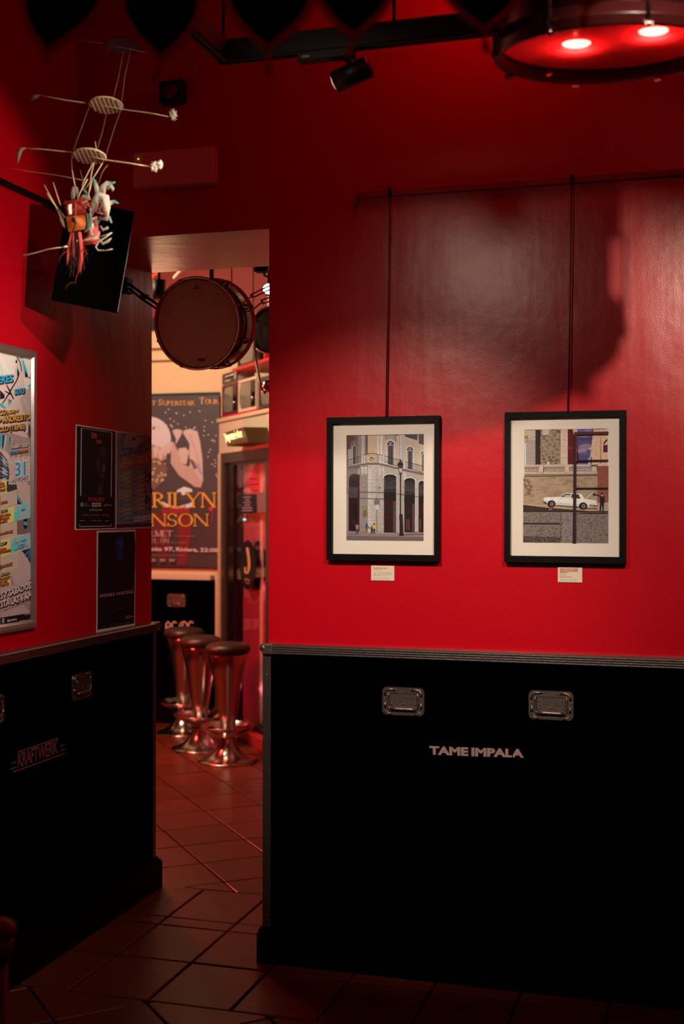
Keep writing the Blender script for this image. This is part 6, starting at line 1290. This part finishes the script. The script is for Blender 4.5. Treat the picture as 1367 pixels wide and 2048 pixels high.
# round dark drum and chrome desk lamp in front of the sets, cut by the doorway
rdc = at(542, 660, 7.0); rM = frame_matrix(rdc, CR, CU, -CF)
rdm = thing('hanging_drum', 'dark drum with chrome hoop hanging behind the doorway edge', 'drum', rM @ Matrix.Rotation(math.radians(-20), 4, 'Y'))
Rr = .125
drum_parts(rdm, Rr, .16, 6, mat('dark_smoke_head', (.03, .033, .028), .25, 0, .05, 10, .3), M_CHROME, mat('orange_shell', (.45, .08, .04), .3))
part('hanging_wire', MB().cyl((0, Rr, -.08), (0, ZC-rdc.z, -.08), .003, n=6), M_BLK, rdm)
dk = thing('desk_lamp', 'chrome curved-arm lamp hanging beside the televisions', 'lamp', at(524, 745, 6.9))
part('arm', MB().tube([at(506, 645, 6.95), at(508, 690, 6.92), at(513, 725, 6.9), at(518, 755, 6.9), at(524, 778, 6.9), at(531, 788, 6.9)], .008, 10), M_CHROME, dk, world=True)
part('lamp_shade', MB().sphere(at(536, 772, 6.9), .036, 18, 10, (1, 1, 1)), M_CHROME, dk, world=True)
part('mount_wire', MB().cyl(at(506, 645, 6.95), Vector((at(506, 645, 6.95).x, at(506, 645, 6.95).y, ZC)), .003, n=6), M_BLK, dk, world=True)

# bar spotlight facing the doorway
bs = at(536, 578, 6.3); bsp = thing('bar_spotlight', 'bright white spotlight shining through the doorway at its right edge', 'spotlight', bs)
dbs = (CAM_LOC+Vector((0, 0, .3))-bs).normalized()
part('housing', MB().cyl(bs-dbs*.12, bs-dbs*.001, .030, n=20), M_BLK, bsp, world=True)
part('lens', MB().sphere(bs+dbs*.004, .024, 16, 10), mat('white_hot_lens', (1, 1, 1), .3, emit=(1, .94, .86), estr=80), bsp, world=True)
part('stem', MB().cyl(bs-dbs*.06, Vector((bs.x, (bs-dbs*.06).y, ZC)), .006, n=8), M_BLK, bsp, world=True)
# other ceiling fittings in the bar
cs = at(318, 578, 7.0); o = thing('ceiling_can', 'black cylindrical ceiling spotlight left of the hanging snare drum', 'spotlight', cs)
part('body', MB().cyl(cs+Vector((0, 0, -.06)), cs+Vector((0, 0, .05)), .036, n=20), M_BLK, o, world=True)
part('stem', MB().cyl(cs+Vector((0, 0, .04)), Vector((cs.x, cs.y, ZC)), .008, n=8), M_BLK, o, world=True)
cs = at(529, 541, 6.6); o = thing('ceiling_can', 'small dark ceiling fitting at the upper right corner of the doorway', 'spotlight', cs)
part('body', MB().box((cs.x-.05, cs.y-.03, cs.z-.01), (cs.x+.07, cs.y+.03, cs.z+.03), None, .004), M_BLK, o, world=True)
part('bracket', MB().tube([cs+Vector((-.01, 0, 0)), cs+Vector((.0, 0, -.03)), cs+Vector((.06, 0, -.05))], .009, 8), mat('pale_green_metal', (.3, .33, .28), .4, .5), o, world=True)
part('stem', MB().cyl(cs, Vector((cs.x, cs.y, ZC)), .006, n=8), M_BLK, o, world=True)
def pipe(a, b, r, m, label):
    a, b = Vector(a), Vector(b); t = thing('ceiling_pipe', label, 'pipe', a); part('tube', MB().cyl(a, b, r, n=12), m, t, world=True)
    for q in (.15, .85): pp = a.lerp(b, q); part('hanger', MB().cyl(pp, Vector((pp.x, pp.y, ZC)), .003, n=6), M_BLK, t, world=True)
M_RP = mat('red_pipe', (.7, .03, .03), .35, 0, .02, 30, .1)
pa, pb = at(318, 543, 7.2), at(372, 568, 6.6); pb.z = pa.z; pipe(pa-(pb-pa)*.4, pb+(pb-pa)*.5, .010, M_RP, 'thin bright red ceiling pipe above the snare drum')
pa = at(362, 540, 7.2); pb = at(400, 558, 6.6); pb.z = pa.z; pipe(pa-(pb-pa)*.4, pb+(pb-pa)*.5, .010, M_CREAM, 'thin pale ceiling pipe right of the red one')
v0 = at(423, 560, 6.4); o = thing('hanger_rod', 'black vertical rod above the hanging snare drum', 'rod', Vector((v0.x, v0.y, v0.z-.1))); part('shaft', MB().cyl((v0.x, v0.y, v0.z-.1), (v0.x, v0.y, ZC), .012, n=10), M_BLK, o, world=True)
v0 = at(463, 585, 6.6); o = thing('hanger_rod', 'thin red vertical rod right of the snare drum top', 'rod', Vector((v0.x, v0.y, v0.z-.1))); part('shaft', MB().cyl((v0.x, v0.y, v0.z-.1), (v0.x, v0.y, ZC), .004, n=8), M_RP, o, world=True)

# ---- bar stools
def stool(M, label):
    t = thing('bar_stool', label, 'bar stool', M, 'chrome trumpet bar stools')
    part('seat', MB().lathe([(.0005, .752), (.06, .751), (.105, .745), (.132, .732), (.143, .712), (.141, .693), (.130, .680), (.118, .674), (.0005, .672)], 40), M_LEATHER, t)
    part('column', MB().lathe([(.120, .676), (.124, .668), (.105, .58), (.086, .48), (.070, .38), (.056, .28), (.046, .20), (.038, .14)], 40), M_CHROME, t)
    nA = 72; rad = [.042, .055, .075, .10, .125, .150, .168, .176]; zz = [.150, .152, .158, .168, .182, .200, .217, .226]; vs = []
    for r_, z_ in zip(rad, zz):
        for k in range(nA): vs.append((r_*math.cos(2*PI*k/nA), r_*math.sin(2*PI*k/nA), z_))
    fs = []
    for i in range(len(rad)-1):
        for k in range(nA):
            ph = (k % 24)
            hole = (i in (2, 3) and 4 <= ph <= 19) or (i in (1, 4) and 6 <= ph <= 17)
            if not hole: fs.append((i*nA+k, i*nA+(k+1) % nA, (i+1)*nA+(k+1) % nA, (i+1)*nA+k))
    mb = MB(); mb.add(vs, fs, True); mb.lathe([(.174, .226), (.178, .229), (.180, .226), (.177, .222)], 72)
    part('footrest', mb, M_CHROME, t)
    part('base', MB().lathe([(.190, 0.0), (.191, .006), (.186, .010), (.160, .017), (.125, .032), (.095, .054), (.070, .084), (.052, .118), (.044, .150)], 56), M_CHROME, t)
    return t
s0 = stool(Matrix.Translation((-2.952, 3.192, 0.001)), 'nearest chrome bar stool with dark seat, in front of the other two')
for (x, y, rz, lab) in ((-3.279, 3.521, .7, 'middle chrome bar stool between the nearest and the farthest'), (-3.624, 4.030, 1.3, 'farthest chrome bar stool, close to the black case panel')):
    c = copy_tree(s0, Matrix.Translation((x, y, 0.001)) @ Matrix.Rotation(rz, 4, 'Z')); c['label'] = lab
# small red strap hanging by the far stool
for o in bpy.data.objects:
    if o.name.startswith('tile') and o.parent is None: o.parent = floor
